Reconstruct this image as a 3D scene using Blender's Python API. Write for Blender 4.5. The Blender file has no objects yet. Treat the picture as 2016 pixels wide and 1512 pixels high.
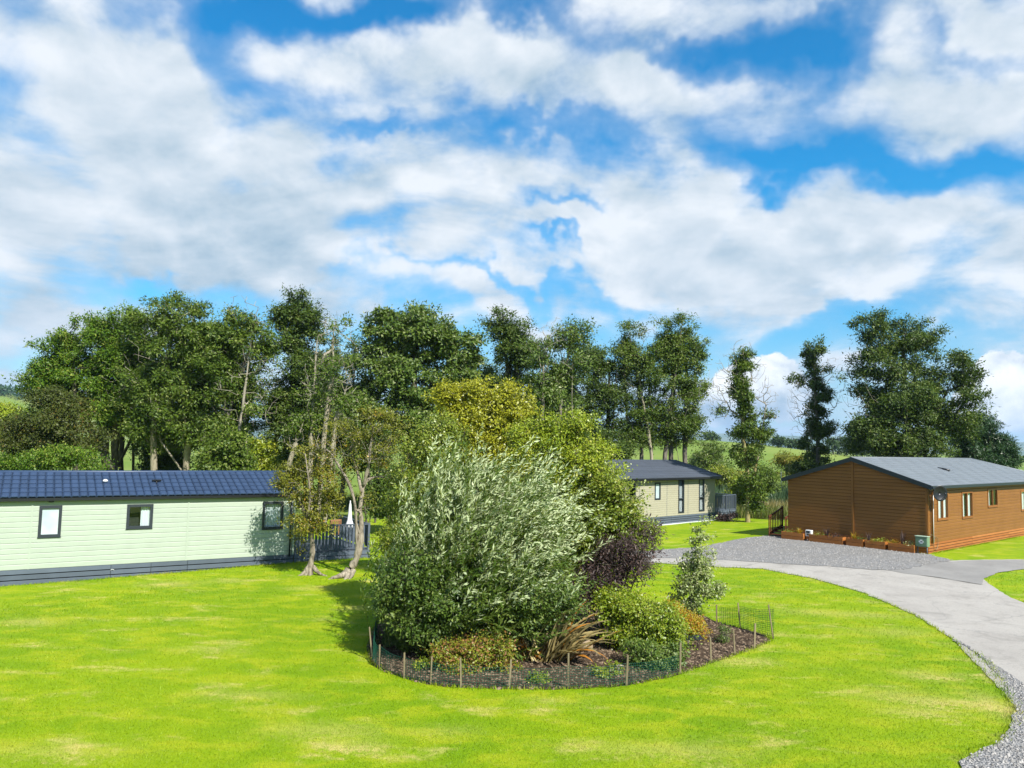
import bpy, bmesh, math, random
import numpy as np
from mathutils import Vector, Matrix

R = math.radians
scene = bpy.context.scene
C = scene.collection

# ------------------------------------------------------------------ camera
PITCH, ROLL, F, CAM_H = R(4.351), R(1.313), 1524.6, 4.75
cam_d = bpy.data.cameras.new('camera')
cam_d.sensor_fit = 'HORIZONTAL'
cam_d.sensor_width = 36.0
cam_d.lens = 36.0 * F / 2016.0
cam_d.clip_start = 0.1
cam_d.clip_end = 40000
cam = bpy.data.objects.new('camera', cam_d)
C.objects.link(cam)
cam.matrix_world = (Matrix.Translation((0, 0, CAM_H)) @ Matrix.Rotation(R(90) + PITCH, 4, 'X')
                    @ Matrix.Rotation(ROLL, 4, 'Z'))
scene.camera = cam

# ------------------------------------------------------------------ exposure
vs = scene.view_settings
vs.view_transform = 'Standard'
vs.look = 'None'
vs.gamma = 1.0
vs.exposure = 0.95
vs.use_curve_mapping = False
scene.render.engine = 'CYCLES'
scene.cycles.use_denoising = True
scene.cycles.max_bounces = 6
scene.cycles.diffuse_bounces = 3
scene.cycles.glossy_bounces = 3
scene.cycles.transmission_bounces = 4
scene.cycles.transparent_max_bounces = 8
scene.cycles.caustics_reflective = False
scene.cycles.caustics_refractive = False

SUN_AZ, SUN_EL = R(143), R(44)      # clockwise from the view direction (+Y)

# ------------------------------------------------------------------ node helper
class NT:
    def __init__(s, tree):
        s.t = tree
        s.n = tree.nodes
        s.l = tree.links
    def new(s, typ, **kw):
        n = s.n.new(typ)
        for k, v in kw.items():
            setattr(n, k, v)
        return n
    def put(s, sock, v):
        if v is None:
            return
        if isinstance(v, bpy.types.NodeSocket):
            s.l.new(v, sock)
        elif isinstance(v, (tuple, list)):
            if len(v) == 3 and sock.type == 'RGBA':
                v = (*v, 1)
            sock.default_value = v
        else:
            sock.default_value = v
    def math(s, op, a, b=None, c=None, clamp=False):
        n = s.new('ShaderNodeMath', operation=op, use_clamp=clamp)
        s.put(n.inputs[0], a); s.put(n.inputs[1], b); s.put(n.inputs[2], c)
        return n.outputs[0]
    def vec(s, op, a, b=None, scale=None):
        n = s.new('ShaderNodeVectorMath', operation=op)
        s.put(n.inputs[0], a); s.put(n.inputs[1], b)
        if scale is not None:
            s.put(n.inputs[3], scale)
        return n.outputs['Value'] if op in ('DOT_PRODUCT', 'LENGTH', 'DISTANCE') else n.outputs[0]
    def xyz(s, x, y, z):
        n = s.new('ShaderNodeCombineXYZ')
        s.put(n.inputs[0], x); s.put(n.inputs[1], y); s.put(n.inputs[2], z)
        return n.outputs[0]
    def sep(s, v):
        n = s.new('ShaderNodeSeparateXYZ'); s.put(n.inputs[0], v)
        return n.outputs
    def noise(s, vec, scale, detail=4, rough=0.5, dist=0.0, lac=2.0):
        n = s.new('ShaderNodeTexNoise')
        s.put(n.inputs['Vector'], vec); s.put(n.inputs['Scale'], scale)
        s.put(n.inputs['Detail'], detail); s.put(n.inputs['Roughness'], rough)
        s.put(n.inputs['Distortion'], dist); s.put(n.inputs['Lacunarity'], lac)
        return n.outputs[0]
    def voro(s, vec, scale, feature='F1', out='Distance'):
        n = s.new('ShaderNodeTexVoronoi', feature=feature)
        s.put(n.inputs['Vector'], vec); s.put(n.inputs['Scale'], scale)
        return n.outputs[out]
    def ramp(s, v, a, b, c=0.0, d=1.0, smooth=True):
        n = s.new('ShaderNodeMapRange')
        n.interpolation_type = 'SMOOTHSTEP' if smooth else 'LINEAR'
        n.clamp = True
        s.put(n.inputs[0], v); s.put(n.inputs[1], a); s.put(n.inputs[2], b)
        s.put(n.inputs[3], c); s.put(n.inputs[4], d)
        return n.outputs[0]
    def mix(s, f, a, b, blend='MIX'):
        n = s.new('ShaderNodeMix', data_type='RGBA', blend_type=blend, clamp_factor=True)
        s.put(n.inputs[0], f); s.put(n.inputs[6], a); s.put(n.inputs[7], b)
        return n.outputs[2]
    def mixs(s, f, a, b):
        n = s.new('ShaderNodeMixShader')
        s.put(n.inputs[0], f); s.l.new(a, n.inputs[1]); s.l.new(b, n.inputs[2])
        return n.outputs[0]
    def bump(s, h, strength=0.3, dist=0.02):
        n = s.new('ShaderNodeBump')
        s.put(n.inputs['Height'], h); s.put(n.inputs['Strength'], strength); s.put(n.inputs['Distance'], dist)
        return n.outputs[0]
    def alb(s, col, k=0.8):
        """real-world albedo: every base colour passes through here"""
        if isinstance(col, (tuple, list)):
            return tuple(c * k for c in col[:3])
        return s.vec('SCALE', col, scale=k)
    def prin(s, col, rough=0.6, spec=0.3, metal=0.0, normal=None):
        col = s.alb(col)
        n = s.new('ShaderNodeBsdfPrincipled')
        s.put(n.inputs['Base Color'], col); s.put(n.inputs['Roughness'], rough)
        s.put(n.inputs['Specular IOR Level'], spec); s.put(n.inputs['Metallic'], metal)
        if normal is not None:
            s.put(n.inputs['Normal'], normal)
        return n.outputs[0]

# ------------------------------------------------------------------ sky
def build_world():
    w = bpy.data.worlds.new('World')
    scene.world = w
    w.use_nodes = True
    w.node_tree.nodes.clear()
    t = NT(w.node_tree)
    d = t.new('ShaderNodeTexCoord').outputs['Generated']
    sky = t.new('ShaderNodeTexSky', sky_type='NISHITA')
    sky.sun_disc = False
    sky.sun_elevation = SUN_EL
    sky.sun_rotation = SUN_AZ
    sky.altitude = 50
    sky.air_density = 1.0
    sky.dust_density = 0.3
    sky.ozone_density = 2.0
    x, y, z = t.sep(d)
    z0 = t.math('MAXIMUM', z, 0.0)
    ay = t.math('MAXIMUM', t.math('ABSOLUTE', y), 0.05)
    u = t.math('DIVIDE', x, ay)
    v = t.math('DIVIDE', z, ay)
    uv = t.xyz(u, v, 0.0)
    # warped direction coordinates keep the blob outlines irregular
    wn = t.new('ShaderNodeTexNoise'); wn.inputs['Scale'].default_value = 5.0
    wn.inputs['Detail'].default_value = 5; wn.inputs['Roughness'].default_value = .55
    t.l.new(d, wn.inputs['Vector'])
    warp = t.vec('SCALE', t.vec('SUBTRACT', wn.outputs['Color'], (.5, .5, .5)), scale=0.34)
    uvw = t.vec('ADD', uv, warp)
    fl = t.math('ADD', z0, 0.16)
    px = t.math('DIVIDE', x, fl); py = t.math('DIVIDE', y, fl)
    pl = t.xyz(px, py, 0.0)
    n1 = t.noise(t.vec('ADD', pl, (3.1, 7.4, 0)), 1.25, 8, .59, .4)
    n2 = t.noise(t.vec('ADD', pl, (3.1 + .10, 7.4 - .22, 0)), 1.25, 5, .62, .4)
    # billowy detail in direction space for the heaped clouds
    sd = t.vec('MULTIPLY', d, (1, 1, 1.5))
    def billow(v, det):
        n = t.noise(v, 9.0, det, .58, .25)
        c = t.voro(t.vec('ADD', v, t.vec('SCALE', warp, scale=.35)), 13.0)
        return t.math('ADD', t.math('MULTIPLY', n, .72), t.math('MULTIPLY', t.math('SUBTRACT', .95, c), .30))
    b1 = billow(t.vec('ADD', sd, (5.3, 1.7, 2.2)), 7)
    b2 = billow(t.vec('ADD', sd, (5.3 - .006, 1.7, 2.2 - .035)), 5)

    def uvpx(X, Y):
        q = ray(X, Y)
        return q[0] / q[1], q[2] / q[1]
    def blobs(lst, coord):
        acc = 0.0
        for (X, Y, rx, ry, a) in lst:
            cu, cv = uvpx(X, Y)
            n = t.new('ShaderNodeVectorMath', operation='MULTIPLY_ADD')
            t.put(n.inputs[0], coord); t.put(n.inputs[1], (F / rx, F / ry, 0)); t.put(n.inputs[2], (-cu * F / rx, -cv * F / ry, 0))
            g = t.math('POWER', .36788, t.vec('DOT_PRODUCT', n.outputs[0], n.outputs[0]))
            acc = t.math('MULTIPLY_ADD', g, a, acc)
        return acc
    cover = blobs([
        # clouds
        (170, 180, 230, 190, .34), (330, 250, 130, 160, .18), (250, 430, 330, 120, .22), (560, 450, 200, 110, .25),
        (800, 150, 300, 80, .16), (1130, 170, 170, 80, .14), (1380, 165, 120, 70, .26),
        (1840, 20, 260, 55, .30), (1300, -10, 140, 45, .16), (1870, 220, 190, 100, .30), (1620, 260, 80, 60, .10),
        (1010, 400, 360, 110, .24), (1360, 340, 90, 75, .28), (1700, 460, 420, 90, .34), (1250, 480, 250, 60, .15),
        (1000, 600, 140, 25, .15), (1600, 610, 300, 30, .14), (300, 600, 300, 25, .10), (80, 640, 150, 70, .14),
        # gaps of blue
        (700, 10, 340, 50, -.62), (1090, 35, 90, 45, -.34), (1600, 120, 130, 60, -.50), (1440, 70, 140, 30, -.26), (1960, 100, 120, 22, -.12),
        (1700, 345, 330, 40, -.44), (1530, 330, 60, 50, -.28), (1960, 350, 110, 26, -.28), (1100, 285, 260, 25, -.24), (690, 285, 110, 16, -.22),
        (1120, 440, 120, 16, -.30), (1075, 512, 60, 14, -.28), (280, 535, 90, 14, -.25), (1000, 560, 260, 14, -.22),
        (1300, 660, 330, 40, -.20), (1700, 660, 300, 45, -.22), (700, 640, 240, 40, -.12), (450, 120, 70, 90, -.22), (520, 210, 120, 40, -.14),
    ], uvw)
    dens = t.math('ADD', t.math('MULTIPLY', t.math('SUBTRACT', n1, .5), 1.05), t.math('ADD', cover, .03))
    dens = t.math('ADD', dens, t.math('MULTIPLY', t.math('SUBTRACT', b1, .5), .62))
    alpha = t.math('ADD', t.math('MULTIPLY', t.ramp(dens, -.34, .22), .40), t.math('MULTIPLY', t.ramp(dens, -.07, .25), .60), clamp=True)
    # self shading: compare with the density further up and towards the sun
    lit = t.math('ADD', t.math('MULTIPLY', t.math('SUBTRACT', n1, n2), 1.6),
                 t.math('MULTIPLY', t.math('SUBTRACT', b1, b2), 1.7))
    thick = t.ramp(dens, .10, .62)
    grey = blobs([(470, 470, 260, 90, .50), (130, 330, 190, 120, .22), (600, 520, 160, 50, .20), (1650, 500, 330, 50, .22),
                  (1100, 230, 260, 40, .18), (900, 500, 260, 40, .16), (1850, 300, 160, 30, .2), (250, 520, 260, 60, .15),
                  (1500, 820, 330, 60, .55), (1960, 850, 200, 50, .45), (60, 700, 240, 80, .35), (100, 560, 200, 50, .2)], uvw)
    sh = t.math('ADD', t.math('SUBTRACT', .74, t.math('MULTIPLY', thick, .16)), lit)
    sh = t.math('SUBTRACT', sh, t.math('MULTIPLY', grey, .75), clamp=True)
    ccol = t.mix(sh, (.245, .360, .460), (.645, .680, .720))
    # heaped cumulus standing over the far hills
    cum = blobs([(1465, 745, 75, 62, 1.0), (1520, 735, 38, 45, .8), (1395, 800, 75, 50, .8), (1560, 790, 90, 55, .8), (1960, 750, 68, 62, 1.0), (2030, 780, 90, 80, .9),
                 (1900, 800, 60, 45, .7)],
                t.vec('ADD', uv, t.vec('SCALE', warp, scale=.28)))
    cd_ = t.math('ADD', cum, t.math('MULTIPLY', t.math('SUBTRACT', t.noise(d, 30, 7, .62, .3), .5), 1.05))
    ca = t.ramp(cd_, .46, .60)
    cl = t.math('ADD', t.math('MULTIPLY', t.math('SUBTRACT', b1, b2), 2.0),
                t.math('ADD', .80, t.math('MULTIPLY', t.math('SUBTRACT', t.noise(d, 34, 5, .58, .2), .5), 1.5)))
    cl = t.math('SUBTRACT', cl, t.math('MULTIPLY', grey, 1.0), clamp=True)
    cucol = t.mix(cl, (.27, .37, .47), (.86, .87, .88))
    # clear sky: the physical sky at low strength, with the deep blue of the photograph
    hsv = t.new('ShaderNodeHueSaturation')
    hsv.inputs['Saturation'].default_value = 1.32
    hsv.inputs['Hue'].default_value = .488
    hsv.inputs['Value'].default_value = 1.0
    t.l.new(sky.outputs[0], hsv.inputs['Color'])
    lowf = t.ramp(z, .06, .34)
    tint = t.mix(lowf, (.060, .092, .108), (.010, .108, .135))
    blue = t.vec('MULTIPLY', hsv.outputs[0], tint)
    col = t.mix(alpha, blue, ccol)
    # pale air near the horizon
    hz = t.ramp(z, .0, .16, .45, 0)
    col = t.mix(hz, col, (.36, .49, .62))
    col = t.mix(ca, col, cucol)
    bg = t.new('ShaderNodeBackground')
    t.l.new(col, bg.inputs['Color'])
    bg.inputs['Strength'].default_value = 0.73
    out = t.new('ShaderNodeOutputWorld')
    t.l.new(bg.outputs[0], out.inputs['Surface'])
    w.cycles.sampling_method = 'MANUAL'
    w.cycles.sample_map_resolution = 512

# pixel of the 2016 x 1512 photograph -> point at a distance (survey helper)
def ray(px, py):
    u2 = (px - 1008) / F; v2 = -(py - 756) / F
    cr, sr = math.cos(ROLL), math.sin(ROLL)
    u = u2 * cr - v2 * sr; v = u2 * sr + v2 * cr
    c, s = math.cos(PITCH), math.sin(PITCH)
    return (u, c - v * s, s + v * c)
def at(px, py, Y):
    d = ray(px, py); k = Y / d[1]
    return np.array([d[0] * k, Y, CAM_H + d[2] * k])
def gr(px, py, z=0.0):
    d = ray(px, py); k = (z - CAM_H) / d[2]
    return np.array([d[0] * k, d[1] * k, z])

build_world()

sun_d = bpy.data.lights.new('sun', 'SUN')
sun_d.energy = 5.0
sun_d.angle = R(0.53)
sun_d.color = (1.0, .955, .88)
sun = bpy.data.objects.new('sun', sun_d)
C.objects.link(sun)
sdir = Vector((math.sin(SUN_AZ) * math.cos(SUN_EL), math.cos(SUN_AZ) * math.cos(SUN_EL), math.sin(SUN_EL)))
sun.rotation_euler = sdir.to_track_quat('Z', 'Y').to_euler()
sun.location = sdir * 60

# ------------------------------------------------------------------ materials
MATS = {}
def mat(name, fn):
    m = bpy.data.materials.new(name)
    m.use_nodes = True
    m.node_tree.nodes.clear()
    t = NT(m.node_tree)
    out = t.new('ShaderNodeOutputMaterial')
    sh = fn(t)
    t.l.new(sh, out.inputs['Surface'])
    MATS[name] = m
    return m

def pos(t):
    return t.new('ShaderNodeNewGeometry').outputs['Position']
def obj_rand(t):
    return t.new('ShaderNodeObjectInfo').outputs['Random']
def obj_co(t):
    return t.new('ShaderNodeTexCoord').outputs['Object']

def paint(name, col, rough=.5, spec=.35, var=.08, dirt=.15, scale=3.0):
    def fn(t):
        p = pos(t)
        n = t.noise(p, scale, 5, .6)
        n2 = t.noise(p, scale * 14, 3, .6)
        r = obj_rand(t)
        k = t.math('ADD', t.math('MULTIPLY', t.math('SUBTRACT', r, .5), var * 2), t.math('MULTIPLY', t.math('SUBTRACT', n, .5), dirt * 2))
        k = t.math('ADD', k, t.math('MULTIPLY', t.math('SUBTRACT', n2, .5), dirt))
        c = t.vec('SCALE', col, scale=t.math('ADD', 1.0, k))
        return t.prin(c, t.math('ADD', rough, t.math('MULTIPLY', t.math('SUBTRACT', n2, .5), .2)), spec, 0, t.bump(n2, .12, .01))
    return mat(name, fn)

def wood(name, col, col2, rough=.6, axis=0, grain=26.0, vary=.35):
    def fn(t):
        p = obj_co(t)
        sc = [grain, grain, grain]; sc[axis] = 1.6
        q = t.vec('ADD', t.vec('MULTIPLY', p, tuple(sc)), t.vec('SCALE', (17., 5., 9.), scale=obj_rand(t)))
        n = t.noise(q, 1.0, 5, .65, .4)
        big = t.noise(pos(t), 1.3, 4, .6)
        f = t.math('ADD', t.math('MULTIPLY', n, .6), t.math('ADD', t.math('MULTIPLY', big, .45), t.math('MULTIPLY', t.math('SUBTRACT', obj_rand(t), .6), vary)))
        c = t.mix(t.ramp(f, .25, .85), col, col2)
        return t.prin(c, rough, .3, 0, t.bump(n, .25, .006))
    return mat(name, fn)

def leafmat(name, a, b, c=None, trans=.28, rough=.42, spec=.45, nscale=.7, cp=.85, per_obj=False):
    def fn(t):
        g = t.new('ShaderNodeNewGeometry')
        r = obj_rand(t) if per_obj else g.outputs['Random Per Island']
        n = t.noise(g.outputs['Position'], nscale, 3, .6)
        f = t.math('ADD', t.math('MULTIPLY', r, .55), t.math('MULTIPLY', t.math('SUBTRACT', n, .28), 1.1), clamp=True)
        col = t.mix(f, a, b)
        if c is not None:
            r2 = t.math('FRACT', t.math('MULTIPLY', r, 37.7))
            col = t.mix(t.ramp(t.math('ADD', r2, t.math('MULTIPLY', t.math('SUBTRACT', n, .5), .5)), cp, cp + .08), col, c)
        p = t.prin(col, rough, spec)
        tr = t.new('ShaderNodeBsdfTranslucent')
        t.put(tr.inputs['Color'], t.alb(t.mix(1.0, col, (1.25, 1.2, .55), 'MULTIPLY')))
        return t.mixs(trans, p, tr.outputs[0])
    return mat(name, fn)

def barkmat(name, a, b, scale=9.0):
    def fn(t):
        p = pos(t)
        n = t.noise(t.vec('MULTIPLY', p, (1, 1, .25)), scale, 5, .65, .5)
        n2 = t.noise(p, 1.4, 3, .6)
        c = t.mix(t.ramp(t.math('ADD', t.math('MULTIPLY', n, .7), t.math('MULTIPLY', n2, .3)), .35, .65), a, b)
        return t.prin(c, .85, .15, 0, t.bump(n, .6, .03))
    return mat(name, fn)

# lawn colour as a function of the place, shared by the turf and by its blades
STRAW = [(1870, 1385, .7, .22, .45), (1810, 1405, .6, .22, .4), (1600, 1205, 1.1, .4, .22), (1715, 1212, 1.1, .35, .22), (1455, 1305, .7, .3, .25), (1820, 1330, .6, .35, .3),
         (1770, 1370, .8, .4, .25), (1760, 1245, 1.0, .5, .2), (480, 1370, .8, .3, .22), (640, 1440, .9, .4, .22), (330, 1150, .8, .5, .3), (450, 1145, .7, .3, .25),
         (60, 1225, .8, .4, .28), (690, 1472, .5, .2, .3), (1220, 1475, .9, .3, .16), (1080, 1380, .6, .2, .2), (1370, 1480, .8, .4, .2), (600, 1160, .8, .3, .25),
         (880, 1440, .5, .25, .14), (1480, 1300, .5, .2, .2), (1985, 1400, .35, .9, .5), (1975, 1330, .25, .5, .4), (120, 1480, .9, .3, .2), (400, 1280, .8, .3, .12)]
def lawn_color(t):
    p = pos(t)
    q = t.vec('MULTIPLY', p, (1, 1, 0))
    big = t.noise(q, .22, 4, .6)
    mid = t.noise(t.vec('MULTIPLY', q, (1, 1.6, 0)), .9, 5, .62, .4)
    fine = t.noise(q, 9.0, 4, .7)
    c = t.mix(t.ramp(t.math('ADD', t.math('MULTIPLY', big, .6), t.math('MULTIPLY', mid, .4)), .36, .62), LAWN_A, LAWN_B)
    c = t.mix(t.ramp(mid, .47, .66, 0, .8), c, LAWN_C)
    acc = None
    wq = t.vec('ADD', q, t.vec('SCALE', t.vec('SUBTRACT', t.vec('ADD', t.xyz(mid, fine, 0), (0, 0, 0)), (.5, .5, 0)), scale=1.6))
    for (X, Y, rx, ry, a) in STRAW:
        g = gr(X, Y)
        m = t.vec('MULTIPLY', t.vec('SUBTRACT', wq, (g[0], g[1], 0)), (1 / rx, 1 / ry, 0))
        e = t.math('MULTIPLY', t.math('EXPONENT', t.math('MULTIPLY', t.vec('DOT_PRODUCT', m, m), -1.0)), a)
        acc = e if acc is None else t.math('ADD', acc, e)
    acc = t.math('MULTIPLY_ADD', acc, 1.5, t.ramp(t.math('ADD', t.noise(t.vec('MULTIPLY', q, (1, 2.0, 0)), .55, 6, .68, .3), t.math('MULTIPLY', fine, .10)), .58, .80, 0, .8))
    c = t.mix(t.math('MULTIPLY', acc, t.ramp(fine, .25, .7, .5, 1.35)), c, LAWN_S)
    return c, fine
LAWN_A, LAWN_B, LAWN_C, LAWN_S = (.180, .315, .003), (.285, .395, .004), (.375, .430, .014), (.62, .52, .17)

def lawn_fn(t):
    c, fine = lawn_color(t)
    p = t.vec('MULTIPLY', pos(t), (1, 1, 0))
    f2 = t.noise(p, 42, 3, .7)
    f3 = t.noise(p, 16, 3, .65)
    c = t.mix(t.ramp(f2, .30, .60, .55, 0), c, (.10, .19, .003))
    return t.prin(c, .75, .12, 0, t.bump(t.math('ADD', f2, t.math('MULTIPLY', f3, .8)), .55, .05))
mat('lawn', lawn_fn)
def blade_fn(t):
    c, fine = lawn_color(t)
    r = t.new('ShaderNodeNewGeometry').outputs['Random Per Island']
    c = t.vec('SCALE', c, scale=t.ramp(r, 0, 1, .86, 1.20, False))
    p = t.prin(c, .5, .25)
    tr = t.new('ShaderNodeBsdfTranslucent'); t.put(tr.inputs['Color'], t.alb(c))
    return t.mixs(.3, p, tr.outputs[0])
mat('blade', blade_fn)
def meadow_fn(t):
    p = pos(t)
    n = t.noise(p, .012, 5, .6); n2 = t.noise(p, .35, 6, .65); n3 = t.noise(p, .0035, 3, .5)
    c = t.mix(t.ramp(n, .35, .65), (.135, .225, .030), (.215, .280, .060))
    c = t.mix(t.ramp(n2, .4, .75, 0, .5), c, (.24, .24, .07))
    c = t.mix(t.ramp(n3, .55, .6, 0, .5), c, (.26, .27, .10))
    return t.prin(c, .9, .08, 0, t.bump(n2, .4, .2))
mat('meadow', meadow_fn)
def tarmac_fn(t):
    p = pos(t)
    n = t.noise(p, .35, 5, .6); n2 = t.noise(p, 60, 2, .6); n3 = t.noise(p, 3.0, 5, .65, .3)
    c = t.mix(t.ramp(n, .3, .7), (.390, .362, .325), (.480, .450, .405))
    c = t.mix(t.ramp(n2, .35, .7, .35, 0), c, (.20, .20, .20))
    c = t.mix(t.ramp(n3, .58, .72, 0, .35), c, (.46, .44, .40))
    n5 = t.noise(t.vec('MULTIPLY', p, (1, 1, 0)), 1.1, 6, .7, .6)
    c = t.mix(t.ramp(n5, .48, .72, 0, .6), c, (.22, .205, .185))
    n6 = t.noise(p, 14, 4, .75)
    c = t.mix(t.ramp(n6, .50, .75, 0, .5), c, (.20, .19, .175))
    cr = t.voro(t.vec('ADD', p, t.vec('SCALE', t.xyz(n3, n3, 0), scale=.8)), .32, 'DISTANCE_TO_EDGE')
    c = t.mix(t.ramp(cr, .0, .006, .5, 0), c, (.16, .16, .16))
    return t.prin(c, .88, .15, 0, t.bump(n2, .35, .01))
mat('tarmac', tarmac_fn)
def drive_fn(t):
    p = pos(t)
    n = t.noise(p, .5, 5, .6); n2 = t.noise(p, 60, 2, .6); n3 = t.noise(p, 2.5, 6, .7, .4)
    c = t.mix(t.ramp(n, .3, .7), (.255, .245, .230), (.335, .322, .300))
    c = t.mix(t.ramp(n2, .35, .7, .35, 0), c, (.17, .17, .17))
    c = t.mix(t.ramp(n3, .52, .70, 0, .4), c, (.20, .19, .175))
    return t.prin(c, .88, .15, 0, t.bump(n2, .35, .01))
mat('drive', drive_fn)
mat('joint', lambda t: t.prin(t.mix(t.noise(pos(t), 6, 4, .7), (.05, .05, .045), (.16, .15, .13)), .9, .1))
def gravel_fn(t):
    p = pos(t)
    cd_ = t.new('ShaderNodeTexVoronoi'); t.put(cd_.inputs['Vector'], p); cd_.inputs['Scale'].default_value = 26
    v = t.sep(cd_.outputs['Color'])[0]
    n = t.noise(p, .6, 5, .6)
    n4 = t.noise(p, 5, 4, .7)
    c = t.mix(v, (.20, .198, .196), (.42, .41, .40))
    c = t.mix(t.ramp(n, .42, .68, 0, .55), c, (.30, .285, .26))
    c = t.mix(t.ramp(v, .90, .97), c, (.42, .41, .40))
    c = t.mix(t.ramp(n4, .35, .6, .3, 0), c, (.15, .145, .14))
    h = t.math('SUBTRACT', 1.0, cd_.outputs['Distance'])
    return t.prin(c, .85, .2, 0, t.bump(h, .9, .05))
mat('gravel', gravel_fn)
def stone_fn(t):
    r = t.new('ShaderNodeNewGeometry').outputs['Random Per Island']
    c = t.mix(r, (.19, .18, .17), (.44, .42, .395))
    return t.prin(c, .85, .2)
mat('stone', stone_fn)
def soil_fn(t):
    p = pos(t)
    n = t.noise(p, 7, 6, .7); n2 = t.noise(p, 30, 4, .7); n3 = t.noise(p, 1.2, 4, .6)
    c = t.mix(t.ramp(n, .3, .7), (.045, .030, .020), (.125, .085, .055))
    c = t.mix(t.ramp(n2, .58, .72, 0, .8), c, (.24, .18, .12))
    c = t.mix(t.ramp(n3, .55, .75, 0, .4), c, (.03, .022, .016))
    return t.prin(c, .95, .1, 0, t.bump(t.math('ADD', n, n2), .9, .06))
mat('soil', soil_fn)
def chip_fn(t):
    r = t.new('ShaderNodeNewGeometry').outputs['Random Per Island']
    return t.prin(t.mix(r, (.055, .036, .024), (.25, .185, .125)), .9, .1)
mat('chip', chip_fn)
def hill_fn(t):
    p = pos(t)
    n = t.noise(p, .0016, 5, .6); n2 = t.noise(p, .006, 4, .6)
    c = t.mix(t.ramp(n, .4, .6), (.10, .15, .06), (.17, .19, .085))
    c = t.mix(t.ramp(n2, .56, .62, 0, .7), c, (.05, .075, .04))
    return t.prin(c, .95, .05)
mat('hill', hill_fn)
def glass_fn(t):
    gl = t.new('ShaderNodeBsdfGlossy'); gl.inputs['Roughness'].default_value = .02
    gl.inputs['Color'].default_value = (.95, 1, 1, 1)
    tr = t.new('ShaderNodeBsdfTransparent'); tr.inputs['Color'].default_value = (.86, .92, .92, 1)
    g = t.new('ShaderNodeNewGeometry')
    c = t.math('ABSOLUTE', t.vec('DOT_PRODUCT', g.outputs['Normal'], g.outputs['Incoming']))
    fr = t.math('MULTIPLY_ADD', t.math('POWER', t.math('SUBTRACT', 1.0, c), 5.0), .9, .07)
    return t.mixs(fr, tr.outputs[0], gl.outputs[0])
mat('glass', glass_fn)
def net_fn(t):
    return t.prin((.012, .085, .05), .5, .3)
mat('net', net_fn)
mat('frosted', lambda t: t.prin(t.mix(t.ramp(t.noise(pos(t), 1.5, 3, .5), .3, .7), (.42, .52, .54), (.62, .70, .70)), .25, .5))
def curtain_fn(t):
    n = t.noise(t.vec('MULTIPLY', obj_co(t), (30, 30, 2)), 1, 3, .5)
    return t.prin(t.mix(n, (.60, .63, .64), (.88, .90, .90)), .8, .1)
mat('curtain', curtain_fn)
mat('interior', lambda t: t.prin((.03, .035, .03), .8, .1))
paint('wall_green', (.405, .468, .378), .55, .25, .02, .09)
paint('wall_cream', (.390, .368, .268), .6, .2, .02, .06)
paint('frame_grey', (.030, .038, .046), .4, .4, .04, .1)
paint('skirt_grey', (.105, .130, .165), .6, .25, .12, .22, 2.0)
paint('deck_grey', (.085, .105, .135), .6, .25, .12, .2, 2.0)
paint('black_plastic', (.012, .013, .015), .35, .45, .05, .05)
paint('white_plastic', (.78, .80, .80), .4, .4, .03, .05)
paint('fascia', (.016, .024, .034), .4, .4, .03, .08)
def tile_mat(name, col, rough, spec, var):
    def fn(t):
        p = pos(t)
        n = t.noise(p, 2.2, 5, .6); n2 = t.noise(p, 40, 3, .6)
        k = t.math('ADD', 1.0, t.math('ADD', t.math('MULTIPLY', t.math('SUBTRACT', n, .5), var * 2), t.math('MULTIPLY', t.math('SUBTRACT', obj_rand(t), .5), var)))
        return t.prin(t.vec('SCALE', col, scale=k), t.math('ADD', rough, t.math('MULTIPLY', t.math('SUBTRACT', n, .5), .25)), spec, 0, t.bump(n2, .12, .004))
    return mat(name, fn)
tile_mat('tile_blue', (.031, .057, .116), .45, .45, .22)
tile_mat('tile_slate', (.075, .088, .112), .55, .4, .15)
tile_mat('tile_grey', (.175, .198, .220), .6, .4, .22)
wood('board_brown', (.205, .084, .016), (.285, .123, .029), .55, vary=.16)
wood('trim_brown', (.230, .085, .020), (.330, .135, .035), .5)
wood('skirt_orange', (.340, .115, .028), (.480, .190, .055), .6)
wood('planter_wood', (.320, .110, .022), (.500, .190, .045), .6)
wood('rail_wood', (.110, .034, .012), (.190, .062, .022), .6, 2)
wood('stake_wood', (.190, .155, .090), (.330, .270, .160), .8, 2)
wood('teak', (.260, .130, .055), (.400, .220, .100), .7)
barkmat('bark_grey', (.095, .085, .068), (.270, .240, .190))
barkmat('bark_dark', (.055, .050, .036), (.170, .150, .110))
barkmat('bark_twig', (.240, .215, .165), (.420, .380, .300))
barkmat('bark_pale', (.230, .200, .140), (.420, .370, .270))
barkmat('bark_haw', (.110, .090, .065), (.400, .350, .265), 14)
barkmat('bark_yellow', (.230, .190, .060), (.340, .290, .150))
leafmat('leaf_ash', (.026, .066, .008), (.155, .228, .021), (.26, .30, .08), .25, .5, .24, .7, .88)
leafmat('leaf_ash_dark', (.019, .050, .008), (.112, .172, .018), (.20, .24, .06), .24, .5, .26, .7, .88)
leafmat('leaf_bright', (.036, .105, .006), (.150, .245, .014), (.27, .32, .05), .26, .5, .25, .7, .84)
leafmat('leaf_syc', (.032, .084, .011), (.175, .250, .034), (.33, .37, .16), .25, .48, .28, .7, .86)
leafmat('leaf_olive', (.120, .150, .012), (.265, .260, .022), (.420, .240, .030), .25, .45, .35, .7, .93)
leafmat('leaf_yellow', (.250, .280, .012), (.440, .430, .024), (.18, .21, .014), .3)
leafmat('leaf_lime', (.180, .275, .012), (.360, .420, .024), (.48, .48, .06), .3)
leafmat('leaf_privet', (.120, .195, .014), (.265, .320, .028), (.40, .40, .08), .28)
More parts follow.
